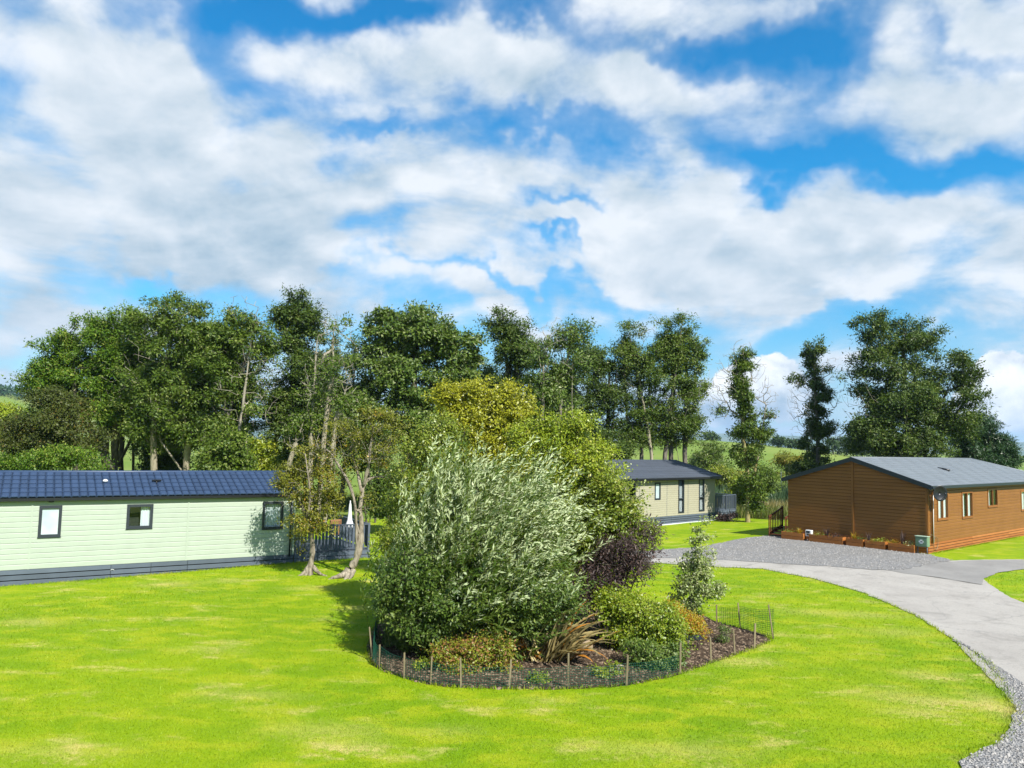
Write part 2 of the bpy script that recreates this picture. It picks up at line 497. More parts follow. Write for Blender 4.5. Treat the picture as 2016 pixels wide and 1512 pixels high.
leafmat('leaf_rust', (.042, .066, .010), (.098, .115, .018), (.14, .10, .02), .2, .5, .25, .7, .92)
leafmat('leaf_willow', (.038, .095, .011), (.140, .205, .028), (.23, .29, .07), .25, .45, .35)
leafmat('leaf_silver', (.400, .490, .220), (.640, .710, .430), None, .22, .5, .35)
leafmat('leaf_purple', (.036, .022, .022), (.090, .056, .048), (.13, .08, .06), .15, .5, .3)
leafmat('leaf_varie', (.190, .270, .065), (.360, .420, .150), (.55, .55, .33), .3)
leafmat('leaf_gold', (.320, .290, .014), (.480, .350, .016), (.46, .18, .02), .3, .45, .4, .7, .7)
leafmat('leaf_spirea', (.160, .220, .014), (.300, .310, .025), (.360, .170, .060), .28, .45, .4, 1.6, .66)
leafmat('leaf_fresh', (.140, .240, .010), (.300, .370, .020), (.40, .40, .05), .3)
leafmat('leaf_conifer', (0.018, 0.060, 0.018), (0.053, 0.112, 0.027), None, .15)
leafmat('leaf_far', (.025, .060, .018), (.060, .100, .025), None, .15, .6, .2, .12)
leafmat('leaf_reed', (.060, .125, .050), (.120, .200, .090), (.16, .21, .12), .25)
leafmat('leaf_dry', (.240, .210, .060), (.420, .360, .160), (.12, .15, .03), .25)
leafmat('leaf_tall', (.060, .110, .012), (.150, .180, .030), (.30, .27, .09), .25, .5, .3, .5, .8)
leafmat('leaf_phorm', (.190, .140, .050), (.500, .420, .190), (.46, .190, .025), .15, .4, .45, 2.0, .82, True)

# ------------------------------------------------------------------ mesh helpers
def link(o):
    C.objects.link(o); return o
def tag(o, label=None, cat=None, group=None, kind=None):
    if label: o['label'] = label
    if cat: o['category'] = cat
    if group: o['group'] = group
    if kind: o['kind'] = kind
    return o
def empty(name, loc=(0, 0, 0), rz=0.0, label=None, cat=None, group=None):
    o = bpy.data.objects.new(name, None)
    o.empty_display_size = .2
    o.location = loc; o.rotation_euler = (0, 0, rz)
    link(o); tag(o, label, cat, group)
    return o
def np_mesh(name, V, faces_n, smooth=False):
    """V (N,3); faces_n: list of index arrays (M,k)"""
    me = bpy.data.meshes.new(name)
    V = np.asarray(V, dtype=np.float32)
    me.vertices.add(len(V))
    me.vertices.foreach_set('co', V.ravel())
    starts, tot, idx = [], [], []
    s = 0
    for f in faces_n:
        f = np.asarray(f, dtype=np.int32)
        m, k = f.shape
        starts.append(s + np.arange(m, dtype=np.int32) * k)
        tot.append(np.full(m, k, dtype=np.int32))
        idx.append(f.ravel()); s += m * k
    starts = np.concatenate(starts); idx = np.concatenate(idx)
    me.loops.add(len(idx)); me.loops.foreach_set('vertex_index', idx)
    me.polygons.add(len(starts)); me.polygons.foreach_set('loop_start', starts)
    me.polygons.foreach_set('loop_total', np.concatenate(tot))
    if smooth:
        me.polygons.foreach_set('use_smooth', np.ones(len(starts), dtype=bool))
    me.update(calc_edges=True)
    return me
def mesh_obj(name, me, m=None, parent=None):
    if m is not None and not me.materials:
        for q in (m if isinstance(m, (list, tuple)) else [m]):
            me.materials.append(MATS[q])
    o = bpy.data.objects.new(name, me)
    link(o)
    if parent is not None:
        o.parent = parent
    return o

class MB:
    def __init__(s):
        s.v = []; s.f = []
    def add(s, vs, fs):
        b = len(s.v)
        s.v += [tuple(map(float, q)) for q in vs]
        s.f += [tuple(i + b for i in f) for f in fs]
        return s
    def box(s, x0, x1, y0, y1, z0, z1):
        vs_ = [(x0, y0, z0), (x1, y0, z0), (x1, y1, z0), (x0, y1, z0), (x0, y0, z1), (x1, y0, z1), (x1, y1, z1), (x0, y1, z1)]
        return s.add(vs_, [(0, 3, 2, 1), (4, 5, 6, 7), (0, 1, 5, 4), (1, 2, 6, 5), (2, 3, 7, 6), (3, 0, 4, 7)])
    def hexa(s, bottom, top):
        return s.add(list(bottom) + list(top), [(0, 3, 2, 1), (4, 5, 6, 7), (0, 1, 5, 4), (1, 2, 6, 5), (2, 3, 7, 6), (3, 0, 4, 7)])
    def prism(s, poly, y0, y1):
        """poly of (x,z) extruded along y"""
        n = len(poly)
        a = [(x, y0, z) for x, z in poly]; b = [(x, y1, z) for x, z in poly]
        fs = [tuple(range(n)), tuple(range(2 * n - 1, n - 1, -1))]
        fs += [(i, i + n, (i + 1) % n + n, (i + 1) % n) for i in range(n)]
        return s.add(a + b, fs)
    def tube(s, pts, rad, n=8, cap=True):
        pts = [np.array(p, float) for p in pts]
        if not hasattr(rad, '__len__'): rad = [rad] * len(pts)
        rings = []
        ref = np.array([0.31, .17, .93])
        for i, p in enumerate(pts):
            a = pts[max(i - 1, 0)]; b = pts[min(i + 1, len(pts) - 1)]
            t_ = b - a; t_ /= (np.linalg.norm(t_) + 1e-9)
            if abs(t_ @ ref) > .95: ref = np.array([.9, .3, .1])
            u = np.cross(t_, ref); u /= np.linalg.norm(u); w = np.cross(t_, u)
            ref = -np.cross(u, t_) if False else ref
            rings.append([p + rad[i] * (math.cos(2 * math.pi * k / n) * u + math.sin(2 * math.pi * k / n) * w) for k in range(n)])
        vs_ = [q for r_ in rings for q in r_]
        fs = []
        for i in range(len(pts) - 1):
            for k in range(n):
                fs.append((i * n + k, i * n + (k + 1) % n, (i + 1) * n + (k + 1) % n, (i + 1) * n + k))
        if cap:
            fs.append(tuple(range(n - 1, -1, -1))); fs.append(tuple((len(pts) - 1) * n + k for k in range(n)))
        return s.add(vs_, fs)
    def lathe(s, prof, n=16, c=(0, 0, 0)):
        rings = []
        for r_, z in prof:
            rings += [(c[0] + r_ * math.cos(2 * math.pi * k / n), c[1] + r_ * math.sin(2 * math.pi * k / n), c[2] + z) for k in range(n)]
        fs = [(i * n + k, i * n + (k + 1) % n, (i + 1) * n + (k + 1) % n, (i + 1) * n + k) for i in range(len(prof) - 1) for k in range(n)]
        fs.append(tuple(range(n - 1, -1, -1))); fs.append(tuple((len(prof) - 1) * n + k for k in range(n)))
        return s.add(rings, fs)
    def mesh(s, name, smooth=False, bevel=0.0):
        me = bpy.data.meshes.new(name)
        me.from_pydata(s.v, [], s.f)
        bm = bmesh.new(); bm.from_mesh(me)
        bmesh.ops.recalc_face_normals(bm, faces=bm.faces)
        if bevel > 0:
            bmesh.ops.bevel(bm, geom=list(bm.edges), offset=bevel, segments=1, affect='EDGES', clamp_overlap=True)
        bm.to_mesh(me); bm.free()
        if smooth:
            me.polygons.foreach_set('use_smooth', np.ones(len(me.polygons), dtype=bool))
        return me
    def build_raw(s, name, m, parent=None):
        me = bpy.data.meshes.new(name); me.from_pydata(s.v, [], s.f)
        return mesh_obj(name, me, m, parent)
    def build(s, name, m, parent=None, smooth=False, bevel=0.0):
        return mesh_obj(name, s.mesh(name, smooth, bevel), m, parent)

# ------------------------------------------------------------------ terrain
def sst(a, b, x):
    t_ = np.clip((x - a) / (b - a), 0, 1); return t_ * t_ * (3 - 2 * t_)
def T(x, y):
    x = np.asarray(x, float); y = np.asarray(y, float)
    r = np.hypot((x - 22) / 1.0, (y - 40) / 1.0)
    z = .30 * (1 - sst(6.0, 16.0, r))
    z = z + .11 * (1 - sst(1.0, 7.0, np.hypot(x + 6.5, y - 30.5))) - .08 * (1 - sst(1, 6, np.hypot(x + 16.5, y - 24.2)))
    far = sst(75, 240, np.hypot(x, y))
    z = z + far * (8.2 * np.exp(-((x - 78) / 60) ** 2 - ((y - 330) / 95) ** 2) + 2.2 * np.exp(-((x + 60) / 110) ** 2 - ((y - 330) / 120) ** 2) - .8)
    z = z + 50 * np.exp(-((x + 560) / 150) ** 2 - ((y - 760) / 200) ** 2)
    z = z + 4 * np.exp(-((x - 500) / 320) ** 2 - ((y - 900) / 200) ** 2) + 4 * np.exp(-((x + 60) / 300) ** 2 - ((y - 1000) / 250) ** 2)
    return z

def in_poly(P, poly):
    x, y = P[:, 0], P[:, 1]
    ins = np.zeros(len(P), bool)
    n = len(poly)
    for i in range(n):
        x1, y1 = poly[i]; x2, y2 = poly[(i + 1) % n]
        c = ((y1 > y) != (y2 > y)) & (x < (x2 - x1) * (y - y1) / (y2 - y1 + 1e-12) + x1)
        ins ^= c
    return ins
def smooth_poly(pts, it=2):
    pts = [np.array(p[:2], float) for p in pts]
    for _ in range(it):
        q = []
        for i in range(len(pts)):
            a, b = pts[i], pts[(i + 1) % len(pts)]
            q += [a * .75 + b * .25, a * .25 + b * .75]
        pts = q
    return [tuple(p) for p in pts]
def drape(name, poly, off, m, step=1.5, jitter=0.0, seed=1):
    rng = random.Random(seed)
    if jitter:
        q = []
        for i in range(len(poly)):
            a = np.array(poly[i]); b = np.array(poly[(i + 1) % len(poly)])
            k = max(1, int(np.linalg.norm(b - a) / .25))
            for j in range(k):
                p = a + (b - a) * j / k
                q.append((p[0] + rng.gauss(0, jitter), p[1] + rng.gauss(0, jitter)))
        poly = q
    bm = bmesh.new()
    vs_ = [bm.verts.new((p[0], p[1], 0)) for p in poly]
    bm.faces.new(vs_)
    xs = [p[0] for p in poly]; ys = [p[1] for p in poly]
    g = math.floor(min(xs) / step) * step
    while g < max(xs):
        g += step
        bmesh.ops.bisect_plane(bm, geom=bm.verts[:] + bm.edges[:] + bm.faces[:], plane_co=(g, 0, 0), plane_no=(1, 0, 0))
    g = math.floor(min(ys) / step) * step
    while g < max(ys):
        g += step
        bmesh.ops.bisect_plane(bm, geom=bm.verts[:] + bm.edges[:] + bm.faces[:], plane_co=(0, g, 0), plane_no=(0, 1, 0))
    bmesh.ops.triangulate(bm, faces=bm.faces[:])
    for v in bm.verts:
        v.co.z = float(T(v.co.x, v.co.y)) + off
    bmesh.ops.recalc_face_normals(bm, faces=bm.faces)
    me = bpy.data.meshes.new(name); bm.to_mesh(me); bm.free()
    if sum(p.normal.z for p in me.polygons) < 0:
        me.flip_normals()
    me.polygons.foreach_set('use_smooth', np.ones(len(me.polygons), dtype=bool))
    o = mesh_obj(name, me, m)
    tag(o, kind='structure')
    return o

def polar_ground():
    nr, na = 150, 288
    rr = np.concatenate([[0.0], np.geomspace(2.0, 9000, nr)])
    an = np.linspace(0, 2 * np.pi, na, endpoint=False)
    RR, AA = np.meshgrid(rr[1:], an, indexing='ij')
    X = RR * np.sin(AA); Y = RR * np.cos(AA)
    Z = T(X, Y) - .06 * (1 - sst(55, 75, RR))
    V = np.concatenate([[[0, 0, -.06]], np.stack([X, Y, Z], -1).reshape(-1, 3)])
    i = np.arange(nr - 1)[:, None]; k = np.arange(na)[None, :]
    a = 1 + i * na + k; b = 1 + i * na + (k + 1) % na
    q = np.stack([a, a + na, b + na, b], -1).reshape(-1, 4)
    tri = np.stack([np.zeros(na, int), 1 + np.arange(na), 1 + (np.arange(na) + 1) % na], -1)
    me = np_mesh('ground', V, [q, tri], True)
    o = mesh_obj('ground', me, 'meadow')
    tag(o, kind='structure')
polar_ground()

def G(px, py, z=0.0):
    g = gr(px, py, z); return (g[0], g[1])
# mown lawn
lawn_poly = [(-48, -6), (40, -6), (48, 20), (46, 50), (30, 52.5), (19, 52), (17.5, 51), (15.0, 54.5), (5, 50), (-12, 46), (-48, 40)]
drape('lawn', lawn_poly, .004, 'lawn', 2.0)
# road: inner edge follows the island of grass, outer edge the cabin side
ri = [G(1235, 1104), G(1330, 1112), G(1420, 1117), G(1500, 1121), G(1600, 1137, .05), G(1700, 1166, .03), G(1800, 1211), G(1880, 1262), G(1905, 1290), G(1980, 1370), G(2030, 1440), (10.6, 11.0), (10.9, 7.5), (10.6, 2), (10, -6)]
ro = [(17.5, -6), (17.8, 6), (17.3, 13), (16.6, 18), (15.9, 21.0), G(1990, 1172, .1), G(1950, 1150, .12), G(1932, 1137, .14), G(1965, 1129, .15), G(2016, 1124, .16), (26, 30.2), (34, 30.3), (34, 34.4), (24, 33.2), G(2016, 1106, .22), G(1930, 1106, .22), G(1850, 1107, .22), G(1780, 1110, .2), G(1690, 1113, .15), G(1560, 1106, .1), G(1450, 1094, .05), G(1380, 1089), G(1300, 1086), G(1235, 1085)]
road_poly = ri + ro
lawn_in = [np.array(p) for p in ri]
drape('road', road_poly, .020, 'tarmac', 2.0, .02, 3)
# branch drive: a second surfacing laid against the main road
drive_poly = [G(1776, 1127, .15), G(1850, 1136, .15), G(1932, 1149, .13), G(1938, 1139, .13), G(1965, 1130, .15), G(2016, 1125, .16), (26, 30.4), (33.8, 30.5), (33.8, 34.2), (24, 33.0), G(2016, 1107, .22), G(1930, 1107, .22), G(1850, 1109, .22), G(1720, 1117, .16)]
drape('drive', drive_poly, .026, 'drive', 2.0, .015, 4)
jl = [G(1812, 1131, .15), G(1850, 1135.5, .15), G(1932, 1148.5, .13)]
jl2 = [(x + .03, y - .10) for x, y in jl]
drape('road_joint', jl + jl2[::-1], .031, 'joint', 2.0, .02, 9)
# gravel standing in front of the brown cabin and the loose verge by the road
grav_poly = [G(1250, 1089), G(1300, 1083), G(1380, 1080), G(1420, 1073, .03), G(1470, 1064, .08), G(1530, 1059, .15), G(1560, 1056, .2), G(1700, 1078, .28), G(1835, 1092, .3), G(1845, 1098, .28), G(1880, 1105, .25), G(1840, 1110, .22), G(1780, 1121, .18), G(1720, 1121, .15), G(1640, 1115, .12), G(1560, 1110, .1), G(1440, 1104, .03), G(1340, 1100), G(1250, 1099)]
drape('gravel', smooth_poly(grav_poly, 1), .034, 'gravel', 1.5, .05, 5)
verge_poly = [G(1880, 1258), G(1905, 1274), G(1950, 1302), G(2000, 1340), G(2040, 1372), (11.3, 12.0), (10.6, 9.0), (10, 5), (8.6, 5), (7.0, 9.5), (6.3, 11.0), G(1890, 1500), G(1925, 1478), G(1965, 1462), G(1990, 1430), G(1995, 1395), G(1975, 1350), G(1955, 1318), G(1915, 1284)]
drape('gravel_verge', smooth_poly(verge_poly, 1), .030, 'gravel', 1.0, .05, 6)
#PART3
# ------------------------------------------------------------------ buildings
class Frame:
    """upright frame: x runs along the long wall (away from the camera), y into the building"""
    def __init__(s, X, Y, head, z):
        s.o = np.array([X, Y, z]); h = R(head)
        s.d = np.array([math.sin(h), math.cos(h), 0]); s.i = np.array([-math.cos(h), math.sin(h), 0])
        s.rz = math.pi / 2 - h
    def wall(s, px, py, y=0.0):
        r = np.array(ray(px, py)); c = np.array([0, 0, CAM_H]) - s.o
        k = (y - c @ s.i) / (r @ s.i)
        p = c + r * k
        return p @ s.d, p[2]
    def end(s, px, py, x=0.0):
        r = np.array(ray(px, py)); c = np.array([0, 0, CAM_H]) - s.o
        k = (x - c @ s.d) / (r @ s.d)
        p = c + r * k
        return p @ s.i, p[2]
    def slope(s, px, py, y1, z0, zr):
        """point on the front roof plane through (y=-0.15,z0) and (y1,zr)"""
        nn = np.array([0, -(zr - z0), (y1 + .15)])
        r = np.array(ray(px, py)); c = np.array([0, 0, CAM_H]) - s.o
        rl = np.array([r @ s.d, r @ s.i, r[2]]); cl = np.array([c @ s.d, c @ s.i, c[2]])
        k = (nn @ (np.array([0, -.15, z0]) - cl)) / (nn @ rl)
        return cl + rl * k

def board(x0, x1, y, z0, h, proud=.020, gap=.006):
    """a moulded cladding board on a wall facing -y: flat face, sloping ledge along its top edge"""
    c = min(.026, h * .4)
    pr = [(-proud, z0 + gap), (-proud, z0 + h - c), (-.003, z0 + h), (0, z0 + h), (0, z0 + gap)]
    n = len(pr)
    V = [(x0, y + a, z) for a, z in pr] + [(x1, y + a, z) for a, z in pr]
    return MB().add(V, [tuple(range(n)), tuple(range(2 * n - 1, n - 1, -1))] + [(i, i + n, (i + 1) % n + n, (i + 1) % n) for i in range(n)])
def lap_wall(parent, x0, x1, z0, z1, pitch, m, y=0.0, holes=()):
    """cladding boards between x0 and x1, cut round the holes (xa, xb, za, zb)"""
    z = z0; cache = {}
    while z < z1 - .02:
        h = min(pitch, z1 - z)
        pieces = [(x0, x1, z, z + h)]
        for (xa, xb, za, zb) in holes:
            new = []
            for (a, b, c, d_) in pieces:
                if xb <= a or xa >= b or zb <= c + .002 or za >= d_ - .002:
                    new.append((a, b, c, d_)); continue
                if xa > a: new.append((a, xa, c, d_))
                if xb < b: new.append((xb, b, c, d_))
                ia, ib = max(a, xa), min(b, xb)
                if za > c + .012: new.append((ia, ib, c, za))
                if zb < d_ - .012: new.append((ia, ib, zb, d_))
            pieces = new
        for a, b, c, d_ in pieces:
            if b - a < .01: continue
            key = (round(a, 3), round(b, 3), round(d_ - c, 3))
            if key not in cache:
                cache[key] = board(a, b, y, 0, d_ - c).mesh('board')
                cache[key].materials.append(MATS[m])
            o = mesh_obj('board', cache[key], None, parent); o.location.z = c
        z += pitch
def window(parent, x0, x1, z0, z1, y=0.0, fm='frame_grey', fw=.07, curtain='net', mull=(), trans=(), proud=.045, sill=True, depth=.35, blind=False):
    w = empty_child('window', parent)
    f = MB()
    f.box(x0, x0 + fw, y - proud, y + .05, z0, z1).box(x1 - fw, x1, y - proud, y + .05, z0, z1)
    f.box(x0 + fw, x1 - fw, y - proud + .002, y + .05, z1 - fw, z1).box(x0 + fw, x1 - fw, y - proud + .002, y + .05, z0, z0 + fw)
    for m_ in mull: f.box(m_ - fw * .4, m_ + fw * .4, y - proud + .006, y + .045, z0 + fw, z1 - fw)
    for t_ in trans: f.box(x0 + fw, x1 - fw, y - proud + .004, y + .046, t_ - fw * .4, t_ + fw * .4)
    f.build('frame', fm, w)
    xs = [x0 + fw] + [q for m_ in mull for q in (m_ - fw * .4, m_ + fw * .4)] + [x1 - fw]
    zs = [z0 + fw] + [q for t_ in trans for q in (t_ - fw * .4, t_ + fw * .4)] + [z1 - fw]
    for a in range(0, len(xs), 2):
        for b in range(0, len(zs), 2):
            MB().add([(xs[a] + .002, y + .008, zs[b] + .002), (xs[a + 1] - .002, y + .008, zs[b] + .002), (xs[a + 1] - .002, y + .008, zs[b + 1] - .002), (xs[a] + .002, y + .008, zs[b + 1] - .002)], [(0, 1, 2, 3)]).build_raw('pane', 'frosted' if blind else 'glass', w)
    if sill:
        MB().box(x0 - .01, x1 + .01, y - proud - .018, y - proud - .002, z0 - .010, z0 + .010).build('sill', fm, w)
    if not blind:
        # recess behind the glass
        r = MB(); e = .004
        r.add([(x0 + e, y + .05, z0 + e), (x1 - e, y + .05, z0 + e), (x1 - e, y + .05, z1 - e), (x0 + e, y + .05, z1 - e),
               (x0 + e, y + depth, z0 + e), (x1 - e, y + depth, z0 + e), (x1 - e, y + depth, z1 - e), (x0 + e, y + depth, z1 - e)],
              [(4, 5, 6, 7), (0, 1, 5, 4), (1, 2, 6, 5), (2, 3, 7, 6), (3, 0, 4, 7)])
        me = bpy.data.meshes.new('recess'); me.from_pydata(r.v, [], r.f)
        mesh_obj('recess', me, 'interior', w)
    def cloth(a, b, za, zb, amp=.018, wl=.085):
        n = max(8, int((b - a) / .018))
        V = []; Fc = []
        for i in range(n + 1):
            X = a + (b - a) * i / n
            V += [(X, y + .085 + amp * math.sin(2 * math.pi * X / wl) + .006 * math.sin(31 * X), za), (X, y + .085 + amp * .7 * math.sin(2 * math.pi * X / wl + .3), zb)]
        for i in range(n): Fc.append((2 * i, 2 * i + 2, 2 * i + 3, 2 * i + 1))
        MB().add(V, Fc).build('curtain', 'curtain', w, True)
    i0, i1, j0, j1 = x0 + .02, x1 - .02, z0 + .02, z1 - .02
    if curtain == 'net': cloth(i0, i1, j0, j1)
    elif curtain == 'right': cloth(i0 + (i1 - i0) * .55, i1, j0 + .0, j1)
    elif curtain == 'left': cloth(i0, i0 + (i1 - i0) * .35, j0, j1)
    elif curtain == 'sides':
        cloth(i0, i0 + (i1 - i0) * .38, j0, j1); cloth(i1 - (i1 - i0) * .38, i1, j0, j1)
    elif curtain == 'slats':
        s = MB(); k = j0
        while k < j1:
            s.add([(i0, y + .06, k), (i1, y + .06, k), (i1, y + .09, k + .018), (i0, y + .09, k + .018)], [(0, 1, 2, 3)])
            k += .045
        s.build('blind', 'curtain', w)
    return w
def empty_child(name, parent):
    o = bpy.data.objects.new(name, None); o.empty_display_size = .1
    link(o); o.parent = parent
    return o
def plank_skirt(parent, x0, x1, ztop, zbot_fn, m, y=0.0, ph=.135, gap=.02, cuts=(), back=True):
    """horizontal planks with dark gaps between them, split at the cuts"""
    xs = [x0] + sorted(cuts) + [x1]
    sk = empty_child('skirting', parent)
    for a, b in zip(xs[:-1], xs[1:]):
        z = ztop
        zb = min(zbot_fn(a), zbot_fn(b))
        while z > zb + .015:
            h = min(ph, z - zb + .05)
            MB().box(a + .006, b - .006, y - .022, y, z - h, z).build('plank', m, sk, bevel=.003)
            z -= ph + gap
    if back:
        MB().box(x0 + .01, x1 - .01, y + .012, y + .03, zbot_fn(x0) - .1, ztop).build('backing_board', 'interior', sk)
    return sk

def ground_local(fr):
    def f(x, y=0.0):
        p = fr.o + fr.d * x + fr.i * y
        return float(T(p[0], p[1])) - fr.o[2]
    return f

# ---- pale green lodge on the left
def green_lodge():
    fr = Frame(-8.03, 29.38, 58.31, 0.0)
    base = .41; wh = 2.23; top = base + wh
    X0 = -11.6; W = 3.9
    root = empty('green_lodge', fr.o, fr.rz, 'pale green boarded park lodge with blue tiled roof behind the hawthorns', 'lodge')
    wl = empty_child('wall', root)
    # solid shell
    MB().box(X0 + .01, -.01, .42, W - .03, base, top).build('wall_core', 'interior', wl)
    wins = []
    for (l, r, t_, b, kw) in ((78, 119, 996, 1056.5, dict(curtain=None, blind=True)), (250.5, 299.5, 993.5, 1039.5, dict(curtain='right')), (517.5, 556, 988, 1041, dict(curtain='net'))):
        xa, zt = fr.wall(l, t_); xb, zb = fr.wall(r, b)
        wins.append((xa, xb, zb, zt, kw))
    holes = [(a, b, c, d_) for a, b, c, d_, k in wins]
    bat = [fr.wall(61, 1040)[0], fr.wall(369, 1040)[0]]
    xs = [X0 + .07] + bat + [-.07]
    for a, b in zip(xs[:-1], xs[1:]):
        lap_wall(wl, a + .025, b - .025, base, top - .1, .1655, 'wall_green', 0.0, holes)
    for b in bat:
        MB().box(b - .025, b + .025, -.030, 0.02, base, top - .1).build('joint_strip', 'wall_green', wl)
    MB().box(X0 + .07, -.07, -.032, .02, top - .098, top).build('frieze', 'wall_green', wl)
    for x in (X0, -.07):
        MB().box(x, x + .07, -.034, .03, base, top).build('corner_post', 'wall_green', wl)
    # gable end boards at the far (right) end
    MB().box(-.012, 0, .03, W, base, top).build('end_panel', 'wall_green', wl)
    g = MB(); g.add([(-.011, 0, top), (-.011, W, top), (-.011, W / 2, top + .55), (0, 0, top), (0, W, top), (0, W / 2, top + .55)],
                    [(0, 1, 2), (3, 5, 4), (0, 3, 4, 1), (1, 4, 5, 2), (2, 5, 3, 0)])
    g.build('gable_panel', 'wall_green', wl)
    for a, b, c, d_, kw in wins:
        window(root, a, b, c, d_, 0.0, fw=.085, **kw)
    # vent above the first window, drainpipe at the corner
    xv, zv = fr.wall(101, 984)
    MB().box(xv - .075, xv + .075, -.09, -.034, zv - .075, zv + .07).build('vent_box', 'black_plastic', root, bevel=.008)
    MB().tube([(-.17, -.075, top - .02), (-.17, -.075, base - .05)], .034, 10).build('drainpipe', 'black_plastic', root, True)
    gl = ground_local(fr)
    cuts = [fr.wall(218, 1120)[0], fr.wall(297, 1115)[0], fr.wall(369, 1110)[0], fr.wall(120, 1120)[0] - 3.2]
    plank_skirt(root, X0, 0, base - .006, lambda x: gl(x) - .02, 'skirt_grey', .0, .14, .030, cuts)
    lx, lz = fr.wall(221, 1122)
    lk = MB(); lk.tube([(lx - .05, -.04, lz), (lx - .02, -.05, lz + .03), (lx + .03, -.05, lz + .02), (lx + .05, -.04, lz - .01)], .008, 5)
    lk.build('latch', 'white_plastic', root)
    # roof: pressed pantiles laid in courses
    ov, zr = .16, .0
    z_e = top + .02
    yr = W / 2
    zr = fr.wall(300, 930.5, yr)[1]
    rise = zr - z_e
    sl = math.hypot(yr + ov, rise); ang = math.atan2(rise, yr + ov)
    roof = empty_child('roof', root)
    MB().add([(X0 - .1, -ov + .02, z_e - .03), (.1, -ov + .02, z_e - .03), (.1, yr, zr - .03), (X0 - .1, yr, zr - .03), (X0 - .1, W + ov, z_e - .03), (.1, W + ov, z_e - .03),
              (X0 - .1, -ov + .02, z_e), (.1, -ov + .02, z_e), (.1, yr, zr), (X0 - .1, yr, zr), (X0 - .1, W + ov, z_e), (.1, W + ov, z_e)],
             [(0, 1, 2, 3), (3, 2, 5, 4), (6, 9, 8, 7), (9, 10, 11, 8), (0, 6, 7, 1), (4, 5, 11, 10), (1, 7, 8, 2), (2, 8, 11, 5), (0, 3, 9, 6), (3, 4, 10, 9)]).build('roof_deck', 'fascia', roof)
    ncol, nrow = 49, 6
    cw = (.2 - X0) / ncol; rl = sl / nrow
    n = 10; tv = []; tf = []
    for j, (vv, lift) in enumerate(((0.0, .030), (rl + .03, .006))):
        for i in range(n + 1):
            a = i / n
            hgt = .040 * min(1.0, math.sin(math.pi * a) * 1.7) ** .8
            arc = .028 * math.sin(math.pi * a) if j == 0 else 0
            tv.append((a * cw * .965, vv - arc, lift + hgt))
    for i in range(n + 1): tv.append((tv[i][0], tv[i][1], tv[i][2] - .028))
    for i in range(n):
        tf.append((i, i + 1, n + 2 + i, n + 1 + i))
        tf.append((2 * n + 2 + i, 2 * n + 3 + i, i + 1, i))
    tm = bpy.data.meshes.new('roof_tile'); tm.from_pydata(tv, [], tf); tm.materials.append(MATS['tile_blue'])
    for c in range(ncol):
        for r_ in range(nrow):
            o = mesh_obj('roof_tile', tm, None, roof)
            s_ = r_ * rl
            o.location = (X0 - .1 + c * cw, -ov + s_ * math.cos(ang), z_e + s_ * math.sin(ang))
            o.rotation_euler = (ang, 0, 0)
    MB().tube([(X0 - .1, yr, zr + .02), (.1, yr, zr + .02)], .06, 8).build('ridge_cap', 'tile_blue', roof, True)
    MB().box(X0 - .1, .1, -ov - .02, -ov + .012, z_e - .10, z_e - .005).build('gutter', 'black_plastic', roof)
    MB().box(X0 - .08, .08, -ov + .014, -.036, z_e - .055, z_e - .032).build('soffit', 'fascia', roof)
    bg = MB()
    for y0_, z0_, y1_, z1_ in ((-ov, z_e, yr, zr), (yr, zr, W + ov, z_e)):
        bg.hexa([(.10, y0_, z0_ - .14), (.125, y0_, z0_ - .14), (.125, y1_, z1_ - .14), (.10, y1_, z1_ - .14)], [(.10, y0_, z0_ + .03), (.125, y0_, z0_ + .03), (.125, y1_, z1_ + .03), (.10, y1_, z1_ + .03)])
    bg.build('barge_board', 'fascia', roof)
    p = fr.slope(207, 953, yr, z_e, zr)
    v = empty_child('roof_vent', roof)
    MB().lathe([(.025, -.02), (.025, .10), (.02, .10)], 10, p).build('stem', 'white_plastic', v, True)
    MB().lathe([(.075, .085), (.085, .10), (.075, .135), (.045, .16), (.005, .17)], 14, p).build('dome', 'white_plastic', v, True)
    p = fr.slope(308, 952, yr, z_e, zr)
    v = empty_child('flue', roof)
    MB().lathe([(.055, -.03), (.055, .11)], 12, p).build('stem', 'black_plastic', v, True)
    MB().box(p[0] - .15, p[0] + .15, p[1] - .09, p[1] + .09, p[2] + .10, p[2] + .14).build('cap', 'black_plastic', v, bevel=.01)
    # verandah at the right end, with a slatted balustrade
    dk = empty('verandah', fr.o, fr.rz, 'grey slatted verandah joined to the right end of the green lodge', 'verandah')
    L = fr.wall(727, 1090)[0]
    fz = base + .02
    nb = 14; y = 0.0
    MB().box(.02, L, .0, W - .3, fz - .05, fz).build('deck_core', 'interior', dk)
    k = 0
    while k * .145 < W - .5:
        MB().box(.02, L, .005 + k * .145, .140 + k * .145, fz + .002, fz + .026).build('deck_board', 'deck_grey', dk); k += 1
    gz = lambda x: gl(x) - .02
    plank_skirt(dk, .02, L, fz - .01, gz, 'skirt_grey', -.01, .15, .02)
    sk2 = empty_child('skirting', dk)
    z = fz - .01
    while z > gl(L) + .02:
        MB().box(L, L + .022, -.03, W - .3, z - .15, z).build('plank', 'skirt_grey', sk2); z -= .17
    rl_ = empty_child('balustrade', dk)
    rt = fr.wall(700, 1032)[1]
    posts = [.06, L * .5, L - .05]
    for x in posts:
        MB().box(x - .045, x + .045, -.02, .07, fz - .1, rt + .03).build('post', 'deck_grey', rl_, bevel=.004)
    MB().box(.06, L - .02, -.015, .075, rt - .035, rt + .012).build('top_rail', 'deck_grey', rl_)
    MB().box(.06, L - .02, .0, .05, fz + .06, fz + .11).build('bottom_rail', 'deck_grey', rl_)
